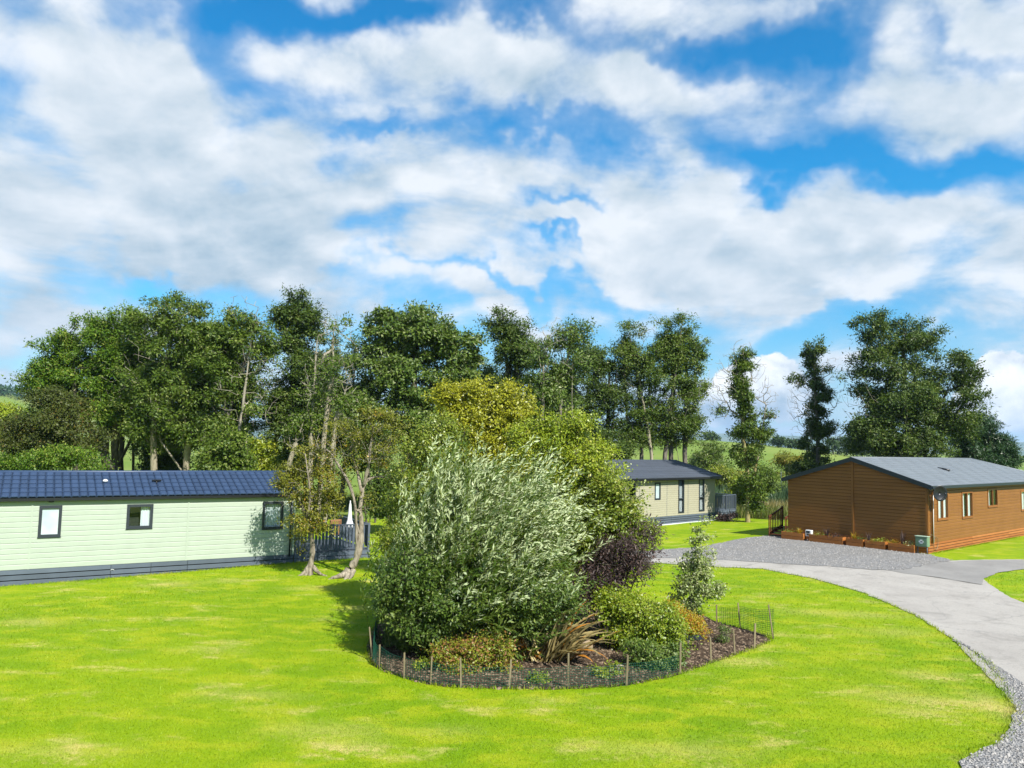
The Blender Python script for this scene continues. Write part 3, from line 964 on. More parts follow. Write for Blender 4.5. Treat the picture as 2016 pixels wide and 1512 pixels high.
    pk = MB().box(0, .092, .008, .030, fz + .112, rt - .037).mesh('picket'); pk.materials.append(MATS['deck_grey'])
    x = .13
    while x < L - .12:
        if all(abs(x + .046 - q) > .09 for q in posts):
            o = mesh_obj('picket', pk, None, rl_); o.location.x = x
        x += .135
    for yy in np.arange(.15, W - .35, .135):
        MB().box(L - .06, L - .04, yy, yy + .092, fz + .112, rt - .037).build('picket', 'deck_grey', rl_)
    MB().box(L - .09, L - .005, .08, W - .3, rt - .035, rt + .012).build('top_rail', 'deck_grey', rl_)
    # chairs and a closed parasol on the verandah
    def chair(x, y_, rz, label):
        c = empty('garden_chair', fr.o + fr.d * x + fr.i * y_ + np.array([0, 0, fz + .03]), fr.rz + rz, label, 'chair', 'wooden garden chairs on the verandah')
        MB().box(-.25, .25, -.24, .24, .40, .44).build('seat', 'white_plastic', c, bevel=.01)
        for sx in (-1, 1):
            for sy in (-1, 1):
                MB().box(sx * .23 - .025, sx * .23 + .025, sy * .22 - .025, sy * .22 + .025, 0, .40 if sy < 0 else 1.12).build('leg', 'teak', c)
            MB().box(sx * .24 - .03, sx * .24 + .03, -.24, .19, .62, .65).build('armrest', 'teak', c)
        MB().box(-.20, .20, .20, .24, 1.05, 1.12).build('top_rail', 'teak', c)
        MB().box(-.20, .20, .20, .24, .52, .57).build('lower_rail', 'teak', c)
        for kx in np.linspace(-.15, .15, 4):
            MB().box(kx - .028, kx + .028, .21, .23, .57, 1.05).build('back_slat', 'teak', c)
    chair(.42, .75, R(170), 'wooden garden chair beside the lodge end wall on the grey verandah')
    chair(1.75, .85, R(195), 'wooden garden chair in the middle of the grey verandah')
    pr = at(688, 1034, 30.9); pf = fr.o[2] + fz
    ps = empty('parasol', (pr[0], pr[1], pf), 0, 'closed white parasol standing on the verandah behind the hawthorn', 'parasol')
    MB().lathe([(.22, .02), (.22, .06), (.05, .09)], 16).build('base', 'skirt_grey', ps, True)
    MB().tube([(0, 0, .05), (0, 0, 1.9)], .02, 8).build('pole', 'white_plastic', ps, True)
    q = MB(); prof = [(.10, .82), (.15, .86), (.14, .95), (.08, 1.15), (.06, 1.4), (.05, 1.55), (.035, 1.75), (.012, 1.85)]
    rings = []; nn_ = 24
    for r_, z_ in prof:
        for k_ in range(nn_):
            rr_ = r_ * (1 + .22 * math.cos(8 * 2 * math.pi * k_ / nn_)); rings.append((rr_ * math.cos(2 * math.pi * k_ / nn_), rr_ * math.sin(2 * math.pi * k_ / nn_), z_))
    q.add(rings, [(i * nn_ + k_, i * nn_ + (k_ + 1) % nn_, (i + 1) * nn_ + (k_ + 1) % nn_, (i + 1) * nn_ + k_) for i in range(len(prof) - 1) for k_ in range(nn_)])
    q.build('canopy', 'white_plastic', ps, True)
green_lodge()

# ---- cream lodge in the middle distance
def cream_lodge():
    fr = Frame(13.43, 51.10, 46.82, 0.0)
    base = .53; wh = 2.31; top = base + wh; X0 = -13.0; W = 6.0
    root = empty('cream_lodge', fr.o, fr.rz, 'cream boarded lodge with dark slate roof beyond the far lawn', 'lodge')
    wl = empty_child('wall', root)
    MB().box(X0 + .01, -.01, .42, W - .01, base, top).build('wall_core', 'interior', wl)
    wins = []
    for (l, r, t_, b, kw) in ((1237, 1250.5, 952, 986, dict(curtain='left')), (1288.5, 1299.5, 950, 983.5, dict(curtain=None, blind=True)),
                              (1335, 1346, 943, 1009.5, dict(curtain='slats', t=982)), (1375.5, 1386, 942.5, 1006, dict(curtain='slats', t=980))):
        xa, zt = fr.wall(l, t_); xb, zb = fr.wall(r, b)
        tr = kw.pop('t', None)
        if tr: kw['trans'] = (fr.wall(l, tr)[1],)
        wins.append((xa, xb, zb, zt, kw))
    holes = [w_[:4] for w_ in wins]
    bat = [fr.wall(1222, 980)[0] - 2.6, fr.wall(1258.5, 980)[0], fr.wall(1312.5, 980)[0], fr.wall(1354, 980)[0]]
    xs = [X0 + .06] + bat + [-.08]
    for a, b in zip(xs[:-1], xs[1:]):
        lap_wall(wl, a + .012, b - .012, base, top, .128, 'wall_cream', 0.0, holes)
    for b in bat:
        MB().box(b - .011, b + .011, -.026, .02, base, top).build('joint_strip', 'skirt_grey', wl)
    for x in (X0, -.08):
        MB().box(x, x + .08, -.034, .03, base, top).build('corner_post', 'wall_cream', wl)
    MB().box(-.012, 0, .03, W, base, top).build('end_panel', 'wall_cream', wl)
    MB().box(X0, X0 + .012, .03, W, base, top).build('end_panel', 'wall_cream', wl)
    for a, b, c, d_, kw in wins:
        window(root, a, b, c, d_, 0.0, fw=.085, sill=False, **kw)
    gl = ground_local(fr)
    plank_skirt(root, X0, 0, base - .006, lambda x: gl(x) - .02, 'skirt_grey', .0, .095, .028, [-4.8, -9.0])
    MB().box(X0, .05, -.18, -.02, -.1, gl(0) + .035).build('footing', 'white_plastic', root)
    # hipped roof of stepped courses
    roof = empty_child('roof', root)
    ov = .34; z_e = top + .02
    zr = fr.wall(1300, 907, W / 2)[1]
    xr = fr.wall(1331, 907, W / 2)[0]
    hip = -xr
    nC = 10; yr = W / 2
    rise = zr - z_e
    MB().add([(X0 - .1, -ov, z_e - .02), (.34, -ov, z_e - .02), (.34, W + ov, z_e - .02), (X0 - .1, W + ov, z_e - .02), (X0 - .1, yr, zr - .03), (xr, yr, zr - .03)],
             [(0, 1, 5, 4), (1, 2, 5), (2, 3, 4, 5), (3, 0, 4), (0, 3, 2, 1)]).build('roof_deck', 'tile_slate', roof)
    for k in range(nC):
        a, b = k / nC, (k + 1.12) / nC
        b = min(b, 1.0)
        ya, yb = -ov + (yr + ov) * a, -ov + (yr + ov) * b
        za, zb = z_e + rise * a, z_e + rise * b
        ea, eb = .34 + (xr - .34) * a, .34 + (xr - .34) * b
        lf = .045
        MB().add([(X0 - .1, ya, za + lf), (ea, ya, za + lf), (eb, yb, zb + .008), (X0 - .1, yb, zb + .008), (X0 - .1, ya, za - .004), (ea, ya, za - .004)],
                 [(0, 1, 2, 3), (4, 5, 1, 0)]).build('roof_course', 'tile_slate', roof)
        MB().add([(ea, ya, za + lf), (ea, W - ya, za + lf), (eb, W - yb, zb + .008), (eb, yb, zb + .008), (ea, ya, za - .004), (ea, W - ya, za - .004)],
                 [(0, 1, 2, 3), (4, 5, 1, 0)]).build('roof_course', 'tile_slate', roof)
    MB().tube([(X0 - .1, yr, zr + .01), (xr, yr, zr + .01)], .06, 8).build('ridge_cap', 'tile_slate', roof, True)
    MB().tube([(xr, yr, zr + .01), (.34, -ov, z_e + .04)], .05, 8).build('hip_cap', 'tile_slate', roof, True)
    MB().box(X0 - .1, .36, -ov - .03, -ov + .02, z_e - .13, z_e - .005).build('gutter', 'black_plastic', roof)
    MB().box(.30, .365, -ov + .025, W + ov, z_e - .13, z_e - .004).build('gutter', 'black_plastic', roof)
    MB().box(X0 - .08, .298, -ov + .022, W + ov, z_e - .06, z_e - .025).build('soffit', 'fascia', roof)
    # verandah with vertical slats
    dk = empty('verandah', fr.o, fr.rz, 'blue grey verandah with thin upright slats at the cream lodge end', 'verandah')
    L = fr.wall(1449, 1000)[0]
    fz = fr.wall(1430, 1004.5)[1]
    rt = fr.wall(1430, 974.5)[1]
    MB().box(.06, L, .0, W - .2, fz - .08, fz).build('deck_core', 'interior', dk)
    for k in range(38):
        MB().box(.06, L, .005 + k * .15, .145 + k * .15, fz + .002, fz + .026).build('deck_board', 'deck_grey', dk)
    plank_skirt(dk, .06, L, fz - .01, lambda x: gl(x) - .02, 'skirt_grey', -.01, .105, .03)
    rl_ = empty_child('balustrade', dk)
    ps = [.10, L * .52, L - .05]
    for x in ps: MB().box(x - .04, x + .04, -.02, .06, fz - .1, rt + .03).build('post', 'deck_grey', rl_)
    for a, b in ((.1, L),):
        MB().box(a, b, -.02, .06, rt - .04, rt + .005).build('top_rail', 'skirt_grey', rl_)
        MB().box(a, b, .0, .04, fz + .03, fz + .07).build('bottom_rail', 'skirt_grey', rl_)
    sl_ = MB().box(0, .05, .01, .03, fz + .072, rt - .042).mesh('slat'); sl_.materials.append(MATS['deck_grey'])
    x = .17
    while x < L - .1:
        if all(abs(x + .025 - q) > .07 for q in ps):
            o = mesh_obj('slat', sl_, None, rl_); o.location.x = x
        x += .112
    for yy in np.arange(.1, W - .3, .112):
        MB().box(L - .05, L - .03, yy, yy + .05, fz + .072, rt - .042).build('slat', 'deck_grey', rl_)
    MB().box(L - .08, L - .0, .062, W - .2, rt - .04, rt + .005).build('top_rail', 'skirt_grey', rl_)
cream_lodge()

# ---- brown cabin on the right
def brown_cabin():
    s = 1.06
    fr = Frame(17.468 * s, 32.639 * s, 49.06, .30)
    base = CAM_H - (CAM_H - .975) * s - .30; wh = 2.378 * s; top = base + wh
    W = 6.279 * s; Lc = 16.0
    root = empty('brown_cabin', fr.o, fr.rz, 'brown boarded cabin with low grey roof beside the gravel', 'cabin')
    gl = ground_local(fr)
    zr = fr.end(1676, 901, -.12)[1]
    yr = W / 2
    wl = empty_child('wall', root)
    MB().box(.03, Lc - .01, .42, W - .03, base, top).build('wall_core', 'interior', wl)
    wins = []
    for (l, r, t_, b, kw) in ((1843.5, 1866.5, 970.5, 1022, dict(curtain='net')), (1892, 1914.5, 968, 1018.5, dict(curtain='sides')), (1943, 1963.5, 962.5, 997, dict(curtain='left')), (2008.5, 2028, 965.5, 1004, dict(curtain='net'))):
        xa, zt = fr.wall(l, t_); xb, zb = fr.wall(r, b)
        kw['mull'] = ((xa + xb) / 2,)
        wins.append((xa, xb, zb, zt, kw))
    xa = wins[-1][1] + 1.2
    wins.append((xa, xa + 1.1, wins[0][2], wins[0][3], dict(curtain='sides', mull=(xa + .55,))))
    lap_wall(wl, .10, Lc - .1, base, top, .152, 'board_brown', 0.0, [w_[:4] for w_ in wins])
    MB().box(0, .10, -.034, .03, base, top).build('corner_post', 'board_brown', wl)
    MB().box(Lc - .1, Lc, -.034, .03, base, top).build('corner_post', 'board_brown', wl)
    for a, b, c, d_, kw in wins:
        window(root, a, b, c, d_, 0.0, 'trim_brown', .085, **kw)
    # gable end facing the gravel: boards in two bays either side of the centre batten
    ew = empty_child('gable_wall', root)
    gr_h = (zr - .12) - top
    def eave_y(z):   # width limits of the gable at height z
        if z <= top: return 0.0, W
        k = (z - top) / gr_h * (W / 2)
        return k, W - k
    pitch = .152; z = base
    while z < zr - .16:
        h = pitch
        lo0, hi0 = eave_y(z); lo1, hi1 = eave_y(z + h)
        for bay in (0, 1):
            a0, b0 = (max(lo0, .0), yr - .05) if bay == 0 else (yr + .05, hi0)
            a1, b1 = (max(lo1, .0), yr - .05) if bay == 0 else (yr + .05, hi1)
            if b1 - a1 < .03: continue
            q = .86
            am, bm_ = a0 + (a1 - a0) * q, b0 + (b1 - b0) * q
            V = []
            for lo_, md_, hi_ in ((a0, am, a1), (b0, bm_, b1)):
                V += [(-.017, lo_, z + .007), (-.017, md_, z + h * q), (-.003, hi_, z + h), (.03, hi_, z + h), (.03, lo_, z + .007)]
            MB().add(V, [(0, 1, 2, 3, 4), (9, 8, 7, 6, 5)] + [(i, i + 5, (i + 1) % 5 + 5, (i + 1) % 5) for i in range(5)]).build('board', 'board_brown', ew)
        z += pitch
    MB().box(-.06, .03, yr - .05, yr + .05, base, zr - .12).build('centre_batten', 'board_brown', ew)
    MB().box(-.035, -.024, .0, .06, base, top).build('corner_trim', 'board_brown', ew)
    # skirting
    plank_skirt(root, .0, Lc, base - .006, lambda x: gl(x) - .03, 'skirt_orange', .0, .10, .025, [5.3, 10.6])
    es = empty_child('skirting', root)
    z = base - .006
    while z > gl(0, 2) + .0:
        MB().box(-.022, 0, .0, W, z - .105, z).build('plank', 'skirt_orange', es); z -= .123
    MB().box(.012, .03, .0, W, gl(0) - .2, base).build('backing_board', 'interior', es)
    # roof
    roof = empty_child('roof', root)
    ov = .26; eo = -.14; z_e = top - .005
    xr = fr.wall(1912, 905.5, yr)[0]
    rise = zr - z_e
    hx = 2 * W / 4 * 1.0
    xe = xr + 3.6
    MB().add([(eo, -ov, z_e - .03), (xe, -ov, z_e - .03), (xe, W + ov, z_e - .03), (eo, W + ov, z_e - .03), (eo, yr, zr - .04), (xr, yr, zr - .04)],
             [(0, 1, 5, 4), (1, 2, 5), (2, 3, 4, 5)]).build('roof_deck', 'tile_grey', roof)
    nC = 13; v = []; f = []
    for side in (0, 1):
        m = MB()
        for k in range(nC):
            a, b = k / nC, (k + 1.1) / nC
            b = min(b, 1)
            fy = (lambda q: -ov + (yr + ov) * q) if side == 0 else (lambda q: W + ov - (yr + ov) * q)
            za, zb = z_e + rise * a, z_e + rise * b
            ea, eb = xe + (xr - xe) * a, xe + (xr - xe) * b
            nt = int((ea - eo) / .30)
            for i in range(nt):
                x0_, x1_ = eo + (ea - eo) * i / nt, eo + (ea - eo) * (i + 1) / nt
                u0, u1 = eo + (eb - eo) * i / nt, eo + (eb - eo) * (i + 1) / nt
                j = .004 * ((i * 7 + k * 3) % 5 - 2) / 2
                m.add([(x0_, fy(a), za + .032 + j), (x1_ - .01, fy(a), za + .032 - j), (u1 - .01, fy(b), zb + .006), (u0, fy(b), zb + .006), (x0_, fy(a), za), (x1_ - .01, fy(a), za)],
                      [(0, 1, 2, 3), (4, 5, 1, 0)])
        o = m.build('roof_tiles', 'tile_grey', roof); o['kind'] = 'stuff'
    m = MB()
    for k in range(nC):
        a, b = k / nC, min(1, (k + 1.1) / nC)
        y0_, y1_ = -ov + (yr + ov) * a, -ov + (yr + ov) * b
        m.add([(xe + (xr - xe) * a, y0_, z_e + rise * a + .022), (xe + (xr - xe) * a, W - y0_, z_e + rise * a + .022), (xe + (xr - xe) * b, W - y1_, z_e + rise * b + .006), (xe + (xr - xe) * b, y1_, z_e + rise * b + .006)], [(0, 1, 2, 3)])
    m.build('hip_end', 'tile_grey', roof)
    MB().tube([(eo, yr, zr + .0), (xr, yr, zr + .0)], .055, 8).build('ridge_cap', 'tile_grey', roof, True)
    for sy in (0, 1):
        MB().tube([(xr, yr, zr), (xe, -ov if sy == 0 else W + ov, z_e + .02)], .05, 8).build('hip_cap', 'tile_grey', roof, True)
    for (y0_, y1_) in ((-ov, yr), (W + ov, yr)):
        MB().hexa([(eo - .03, y0_, z_e - .17), (eo + .0, y0_, z_e - .17), (eo + .0, y1_, zr - .17), (eo - .03, y1_, zr - .17)],
                  [(eo - .03, y0_, z_e + .035), (eo + .0, y0_, z_e + .035), (eo + .0, y1_, zr + .035), (eo - .03, y1_, zr + .035)]).build('barge_board', 'fascia', roof)
        MB().hexa([(eo + .002, y0_, z_e - .15), (.03, y0_, z_e - .15), (.03, y1_, zr - .15), (eo + .002, y1_, zr - .15)],
                  [(eo + .002, y0_, z_e - .13), (.03, y0_, z_e - .13), (.03, y1_, zr - .13), (eo + .002, y1_, zr - .13)]).build('verge_soffit', 'fascia', roof)
    MB().box(eo + .004, xe, -ov - .05, -ov + .004, z_e - .115, z_e + .012).build('gutter', 'fascia', roof)
    MB().box(.034, xe - .01, -ov + .006, -.036, z_e - .10, z_e - .034).build('soffit', 'fascia', roof)
    MB().box(eo + .004, xe, W + ov, W + ov + .05, z_e - .115, z_e + .012).build('gutter', 'fascia', roof)
    p = fr.slope(1858, 926, yr, z_e, zr)
    MB().tube([(p[0] - .02, p[1] + .28, p[2] + .11), (p[0], p[1], p[2] + .07), (p[0] + .02, p[1] - .28, p[2] + .01)], .05, 8).build('roof_vent', 'black_plastic', roof, True)
    # drainpipe and satellite dish at the corner
    MB().tube([(.32, -ov - .02, z_e - .10), (.32, -.10, z_e - .26), (.32, -.08, base - .02)], .038, 10).build('drainpipe', 'trim_brown', root, True)
    MB().tube([(.45, -.085, z_e - .30), (.45, -.075, base - .02)], .022, 8).build('waste_pipe', 'white_plastic', root, True)
    dish = empty('satellite_dish', fr.o + fr.d * .30 + fr.i * (-.34) + np.array([0, 0, top - .30]), fr.rz - R(38), 'black satellite dish on the near corner of the brown cabin', 'satellite dish')
    q = MB(); rings = []; nn_ = 24
    for rr_ in (0.001, .09, .18, .26, .32):
        for k in range(nn_):
            th = 2 * math.pi * k / nn_
            rings.append((rr_ * math.cos(th), -.12 + rr_ * rr_ * .75 * -1 + .0, rr_ * 1.08 * math.sin(th)))
    q.add(rings, [(i * nn_ + k, i * nn_ + (k + 1) % nn_, (i + 1) * nn_ + (k + 1) % nn_, (i + 1) * nn_ + k) for i in range(4) for k in range(nn_)])
    o = q.build('reflector', 'black_plastic', dish, True); sm = o.modifiers.new('thick', 'SOLIDIFY'); sm.thickness = .012
    MB().tube([(0, .30, .02), (0, .05, -.05), (0, -.1, 0)], .02, 8).build('wall_bracket', 'black_plastic', dish, True)
    MB().tube([(0, -.18, -.30), (.02, -.45, -.16), (.02, -.52, -.05)], .012, 6).build('feed_arm', 'black_plastic', dish, True)
    MB().lathe([(.028, -.05), (.034, 0), (.028, .06)], 10, (.02, -.52, -.02)).build('receiver', 'black_plastic', dish, True)
    # wooden steps with a handrail at the back corner
    st = empty('wooden_steps', fr.o + fr.i * (W - .05) + fr.d * .12, fr.rz, 'dark brown wooden steps with slatted handrail behind the brown cabin', 'steps')
    hz = base
    # run towards -x is outward from the gable? the flight descends along the gable line, away from the wall
    n = 4; run = .30
    for side in (.10, 1.0):
        MB().hexa([(-.35, side - .025 + .0, gl(0) - .0 - .0), (-.31, side - .025, gl(0)), (-.31, side + .025, gl(0)), (-.35, side + .025, gl(0))],
                  [(-.35, side - .025, gl(0) + 1.05), (-.31, side - .025, gl(0) + 1.05), (-.31, side + .025, gl(0) + 1.05), (-.35, side + .025, gl(0) + 1.05)]).build('newel_post', 'rail_wood', st)
        MB().box(.92, 1.0, side - .04, side + .04, gl(0), hz + 1.02).build('newel_post', 'rail_wood', st)
        z0_, z1_ = gl(0) + 1.0, hz + .98
        MB().hexa([(-.36, side - .03, z0_ - .07), (.95, side - .03, z1_ - .07), (.95, side + .03, z1_ - .07), (-.36, side + .03, z0_ - .07)],
                  [(-.36, side - .03, z0_), (.95, side - .03, z1_), (.95, side + .03, z1_), (-.36, side + .03, z0_)]).build('handrail', 'rail_wood', st)
        MB().hexa([(-.36, side - .022, gl(0) + .0), (.95, side - .022, hz - .1), (.95, side + .022, hz - .1), (-.36, side + .022, gl(0) + .0)],
                  [(-.36, side - .022, gl(0) + .18), (.95, side - .022, hz + .08), (.95, side + .022, hz + .08), (-.36, side + .022, gl(0) + .18)]).build('stringer', 'rail_wood', st)
        for x in np.arange(-.18, .9, .16):
            f_ = (x + .36) / 1.31
            MB().box(x - .02, x + .02, side - .018, side + .018, gl(0) + .12 + f_ * (hz - gl(0) - .1), z0_ + f_ * (z1_ - z0_) - .06).build('baluster', 'rail_wood', st)
    for k in range(n):
        MB().box(-.34 + k * .3, -.02 + k * .3, .13, .97, gl(0) + (k + 1) * (hz - gl(0)) / n - .035, gl(0) + (k + 1) * (hz - gl(0)) / n).build('tread', 'rail_wood', st)
    return fr, base, W
BROWN = brown_cabin()
#PART4
# ------------------------------------------------------------------ foliage
def unit(v):
    return v / (np.linalg.norm(v, axis=-1, keepdims=True) + 1e-9)
def leaf_arrays(P, D, rng, length, width, fold=.18, lv=.45, face=None, tri=False):
    """diamond leaves: P base points, D axis directions, face = where the blades turn their upper side"""
    n = len(P)
    D = unit(D)
    rv = unit(rng.normal(size=(n, 3))) if face is None else unit(face)
    S = unit(np.cross(D, rv)); N = np.cross(S, D)
    N = np.where((N * rv).sum(1, keepdims=True) < 0, -N, N)
    L = length * (1 + lv * rng.uniform(-1, 1, (n, 1))); Wd = width * (1 + lv * rng.uniform(-1, 1, (n, 1)))
    if tri:
        V = np.stack([P - S * Wd * .5 - N * L * fold * .5, P + S * Wd * .5, P + D * L], 1).reshape(-1, 3)
        return V, np.arange(n * 3, dtype=np.int32).reshape(n, 3)
    m = P + D * L * .45 - N * L * fold
    V = np.stack([P, m + S * Wd * .5, P + D * L, m - S * Wd * .5], 1).reshape(-1, 3)
    Q = np.arange(n * 4, dtype=np.int32).reshape(n, 4)
    return V, Q
def leaf_obj(name, V, Q, mats, parent, midx=None):
    me = np_mesh(name, V, [Q])
    o = mesh_obj(name, me, mats, parent)
    if midx is not None:
        me.polygons.foreach_set('material_index', np.asarray(midx, dtype=np.int32))
    return o
def frusta(A, B, ra, rb, n):
    """open tapered prisms for many branch segments at once"""
    T_ = unit(B - A)
    ref = np.where(np.abs(T_[:, 2:3]) > .9, np.array([[1., 0, 0]]), np.array([[0, 0, 1.]]))
    U = unit(np.cross(T_, ref)); W_ = np.cross(T_, U)
    th = np.arange(n) * 2 * np.pi / n
    c, s_ = np.cos(th)[None, :, None], np.sin(th)[None, :, None]
    ringA = A[:, None] + ra[:, None, None] * (c * U[:, None] + s_ * W_[:, None])
    ringB = B[:, None] + rb[:, None, None] * (c * U[:, None] + s_ * W_[:, None])
    V = np.concatenate([ringA, ringB], 1).reshape(-1, 3)
    e = np.arange(len(A))[:, None] * 2 * n; k = np.arange(n)[None, :]
    Q = np.stack([e + k, e + (k + 1) % n, e + n + (k + 1) % n, e + n + k], -1).reshape(-1, 4)
    return V, Q

def skeleton(trunk, targets, rng, trunk_r, tip_r=.007, step=.55, up=.35, wob=.10, power=2.3):
    """grow branches from the trunk polyline to every target point; returns segment arrays"""
    nodes = []; par = []
    for poly in trunk:
        poly = [np.array(p, float) for p in poly]
        first = True
        for a, b in zip(poly[:-1], poly[1:]):
            k = max(1, int(np.linalg.norm(b - a) / step))
            for j in range(k):
                if first:
                    if nodes and np.linalg.norm(np.array(nodes) - a, axis=1).min() < .25:
                        par.append(int(np.argmin(np.linalg.norm(np.array(nodes) - a, axis=1))))
                    else:
                        par.append(-1)
                    nodes.append(a); first = False
                p = a + (b - a) * (j + 1) / k
                p = p + rng.normal(0, wob * .25, 3) * (0 if j == k - 1 else 1)
                par.append(len(nodes) - 1); nodes.append(p)
    ntr = len(nodes)
    tr = np.array(nodes)
    order = np.argsort([np.linalg.norm(tr - c, axis=1).min() for c in targets])
    tips = []
    N = np.zeros((len(nodes) + len(targets) * 14, 3)); N[:ntr] = tr; cnt = ntr
    for ti in order:
        c = targets[ti]
        dv = c - N[:cnt]
        dist = np.linalg.norm(dv, axis=1)
        cost = dist * (1 + .9 * np.clip(-dv[:, 2] / (dist + 1e-6) + .25, 0, 2)) + (np.arange(cnt) < ntr) * .15
        j = int(np.argmin(cost)); a = N[j]
        L = dist[j]; k = int(np.clip(round(L / step), 1, 12))
        perp = rng.normal(0, wob * L * .5, 3)
        prev = j
        for q in range(1, k + 1):
            f = q / k
            p = a + (c - a) * f + perp * math.sin(math.pi * f) * .6 - np.array([0, 0, up * L * .18 * math.sin(math.pi * f)])
            N[cnt] = p; par.append(prev); prev = cnt; cnt += 1
        tips.append(prev)
    N = N[:cnt]; par = np.array(par)
    rad = np.zeros(cnt)
    has = np.zeros(cnt, bool); has[par[par >= 0]] = True
    rad[~has] = tip_r ** power
    for i in range(cnt - 1, -1, -1):
        if par[i] >= 0: rad[par[i]] += rad[i]
    rad = rad ** (1 / power)
    mx = rad[0]
    sc = trunk_r / max(mx, 1e-6)
    # keep the twigs thin, scale only the thick wood
    rad = np.where(rad > tip_r * 2.5, tip_r * 2.5 + (rad - tip_r * 2.5) * max(.2, (trunk_r - tip_r * 2.5) / max(mx - tip_r * 2.5, 1e-6)), rad)
    rad = np.minimum(rad, trunk_r)
    e = np.where(par >= 0)[0]
    A, B = N[par[e]], N[e]
    ra, rb = np.minimum(rad[par[e]], rad[e] * 1.5 + .004), rad[e]
    return A, B, ra, rb
def wood_obj(name, seg, m, parent, flare=None):
    A, B, ra, rb = seg
    Vs, Qs = [], []
    off = 0
    for lo, hi, n in ((.045, 9, 8), (.015, .045, 5), (0, .015, 3)):
        k = (np.maximum(ra, rb) >= lo) & (np.maximum(ra, rb) < hi)
        if not k.any(): continue
        V, Q = frusta(A[k], B[k] + unit(B[k] - A[k]) * rb[k][:, None] * .35, ra[k], rb[k], n)
        Vs.append(V); Qs.append(Q + off); off += len(V)
    me = np_mesh(name, np.concatenate(Vs), [np.concatenate(Qs)], True)
    return mesh_obj(name, me, m, parent)

def lobe_points(lobes, n, rng, shell=.55, bough=0.0):
    """n points spread through ellipsoid lobes (centre, radii), gathered into boughs of radius bough"""
    w = np.array([l[1][0] * l[1][1] * l[1][2] for l in lobes]) ** .75
    nb = n if bough <= 0 else max(len(lobes) * 2, n // 5)
    cnt = rng.multinomial(nb, w / w.sum())
    cnt = np.maximum(cnt, 1)
    out = []
    for (c, r), k in zip(lobes, cnt):
        d = unit(rng.normal(size=(k, 3)))
        rad = rng.uniform(0, 1, (k, 1)) ** (1 / (3 - 1.2 * (1 - shell)))
        rad = shell * rad ** .6 + (1 - shell) * rad
        out.append(np.array(c) + d * rad * np.array(r) * (.92 if bough > 0 else 1))
    P = np.concatenate(out)
    if bough > 0:
        k = rng.integers(0, len(P), n)
        sz = bough * rng.uniform(.55, 1.35, len(P))
        d = unit(rng.normal(size=(n, 3)) + np.array([.05, -.1, .45]))
        P = P[k] + d * (sz[k] * rng.uniform(.35, 1, n) ** .5)[:, None] * np.array([1.15, 1.15, .62])
    return P
def px_lobes(lst, Y, depth=1.0):
    out = []
    for l in lst:
        px, py, rx, ry = l[:4]
        dy = l[4] if len(l) > 4 else 0.0
        c = at(px, py, Y + dy); k = (Y + dy) / F
        out.append((c, (rx * k, max(.35, (rx + ry) * .5 * k * depth), ry * k)))
    return out
def base_at(px, Y):
    p = at(px, 1000, Y); return np.array([p[0], Y, float(T(p[0], Y))])

def plant(name, label, cat, base, lobes, n_clump, per, leaf, leaf_m, bark_m, trunk_r, seed, group=None, trunk=None,
          spread=.28, bare=None, n_bare=0, droop=.25, wind=.12, up=.35, tip_r=.007, minz=None, crown_name='crown', wood_name='trunk', step=.55, wob=.10, shell=.55, bough=None, tri=False):
    rng = np.random.default_rng(seed)
    base = np.array(base, float)
    root = empty(name, tuple(base), 0, label, cat, group)
    Tg = lobe_points(lobes, n_clump, rng, shell, spread * 2.1 if bough is None else bough)
    gz = T(Tg[:, 0], Tg[:, 1])
    Tg[:, 2] = np.maximum(Tg[:, 2], gz + (.25 if minz is None else minz))
    if trunk is None:
        top = max(lobes, key=lambda l: l[0][2] + l[1][2])
        tp = np.array(top[0]) + np.array([0, 0, top[1][2] * .35])
        mid = base * .45 + tp * .55 + rng.normal(0, .12, 3) * np.array([1, 1, 0])
        mid[:2] = base[:2] * .6 + tp[:2] * .4 + rng.normal(0, .15, 2)
        trunk = [[base - np.array([0, 0, .1]), mid, tp]]
    seg = skeleton(trunk, Tg, rng, trunk_r, tip_r, step, up, wob)
    loc = base
    w = wood_obj(wood_name, (seg[0] - loc, seg[1] - loc, seg[2], seg[3]), bark_m, root)
    if bare is not None and n_bare:
        Bp = lobe_points(bare, n_bare, rng, .8)
        sb = skeleton(trunk, Bp, rng, trunk_r * .5, tip_r * .7, step, -.35, wob * .55)
        wood_obj('dead_branches', (sb[0] - loc, sb[1] - loc, sb[2], sb[3]), 'bark_twig', root)
    # leaves gathered on clumps, each clump on its branch end
    k = np.repeat(np.arange(len(Tg)), rng.poisson(per, len(Tg)))
    csz = spread * .62 * (0.6 + .8 * rng.uniform(0, 1, len(Tg)))
    off = rng.normal(size=(len(k), 3)) * csz[k][:, None] * np.array([1, 1, .75])
    P = Tg[k] + off
    P[:, 2] = np.maximum(P[:, 2], T(P[:, 0], P[:, 1]) + .04)
    D = unit(off) * .7 + rng.normal(size=off.shape) * .55 + np.array([wind, .0, -droop])
    cc = np.mean([np.array(l[0]) for l in lobes], 0)
    face = unit(off) * .55 + unit(Tg[k] - cc) * .35 + np.array([.12, -.25, .55]) + rng.normal(size=off.shape) * .42
    V, Q = leaf_arrays(P - loc, D, rng, leaf[0], leaf[1], face=face, tri=tri)
    mi = None
    mats = leaf_m if isinstance(leaf_m, (list, tuple)) else [leaf_m]
    leaf_obj(crown_name, V, Q, mats, root, mi)
    return root

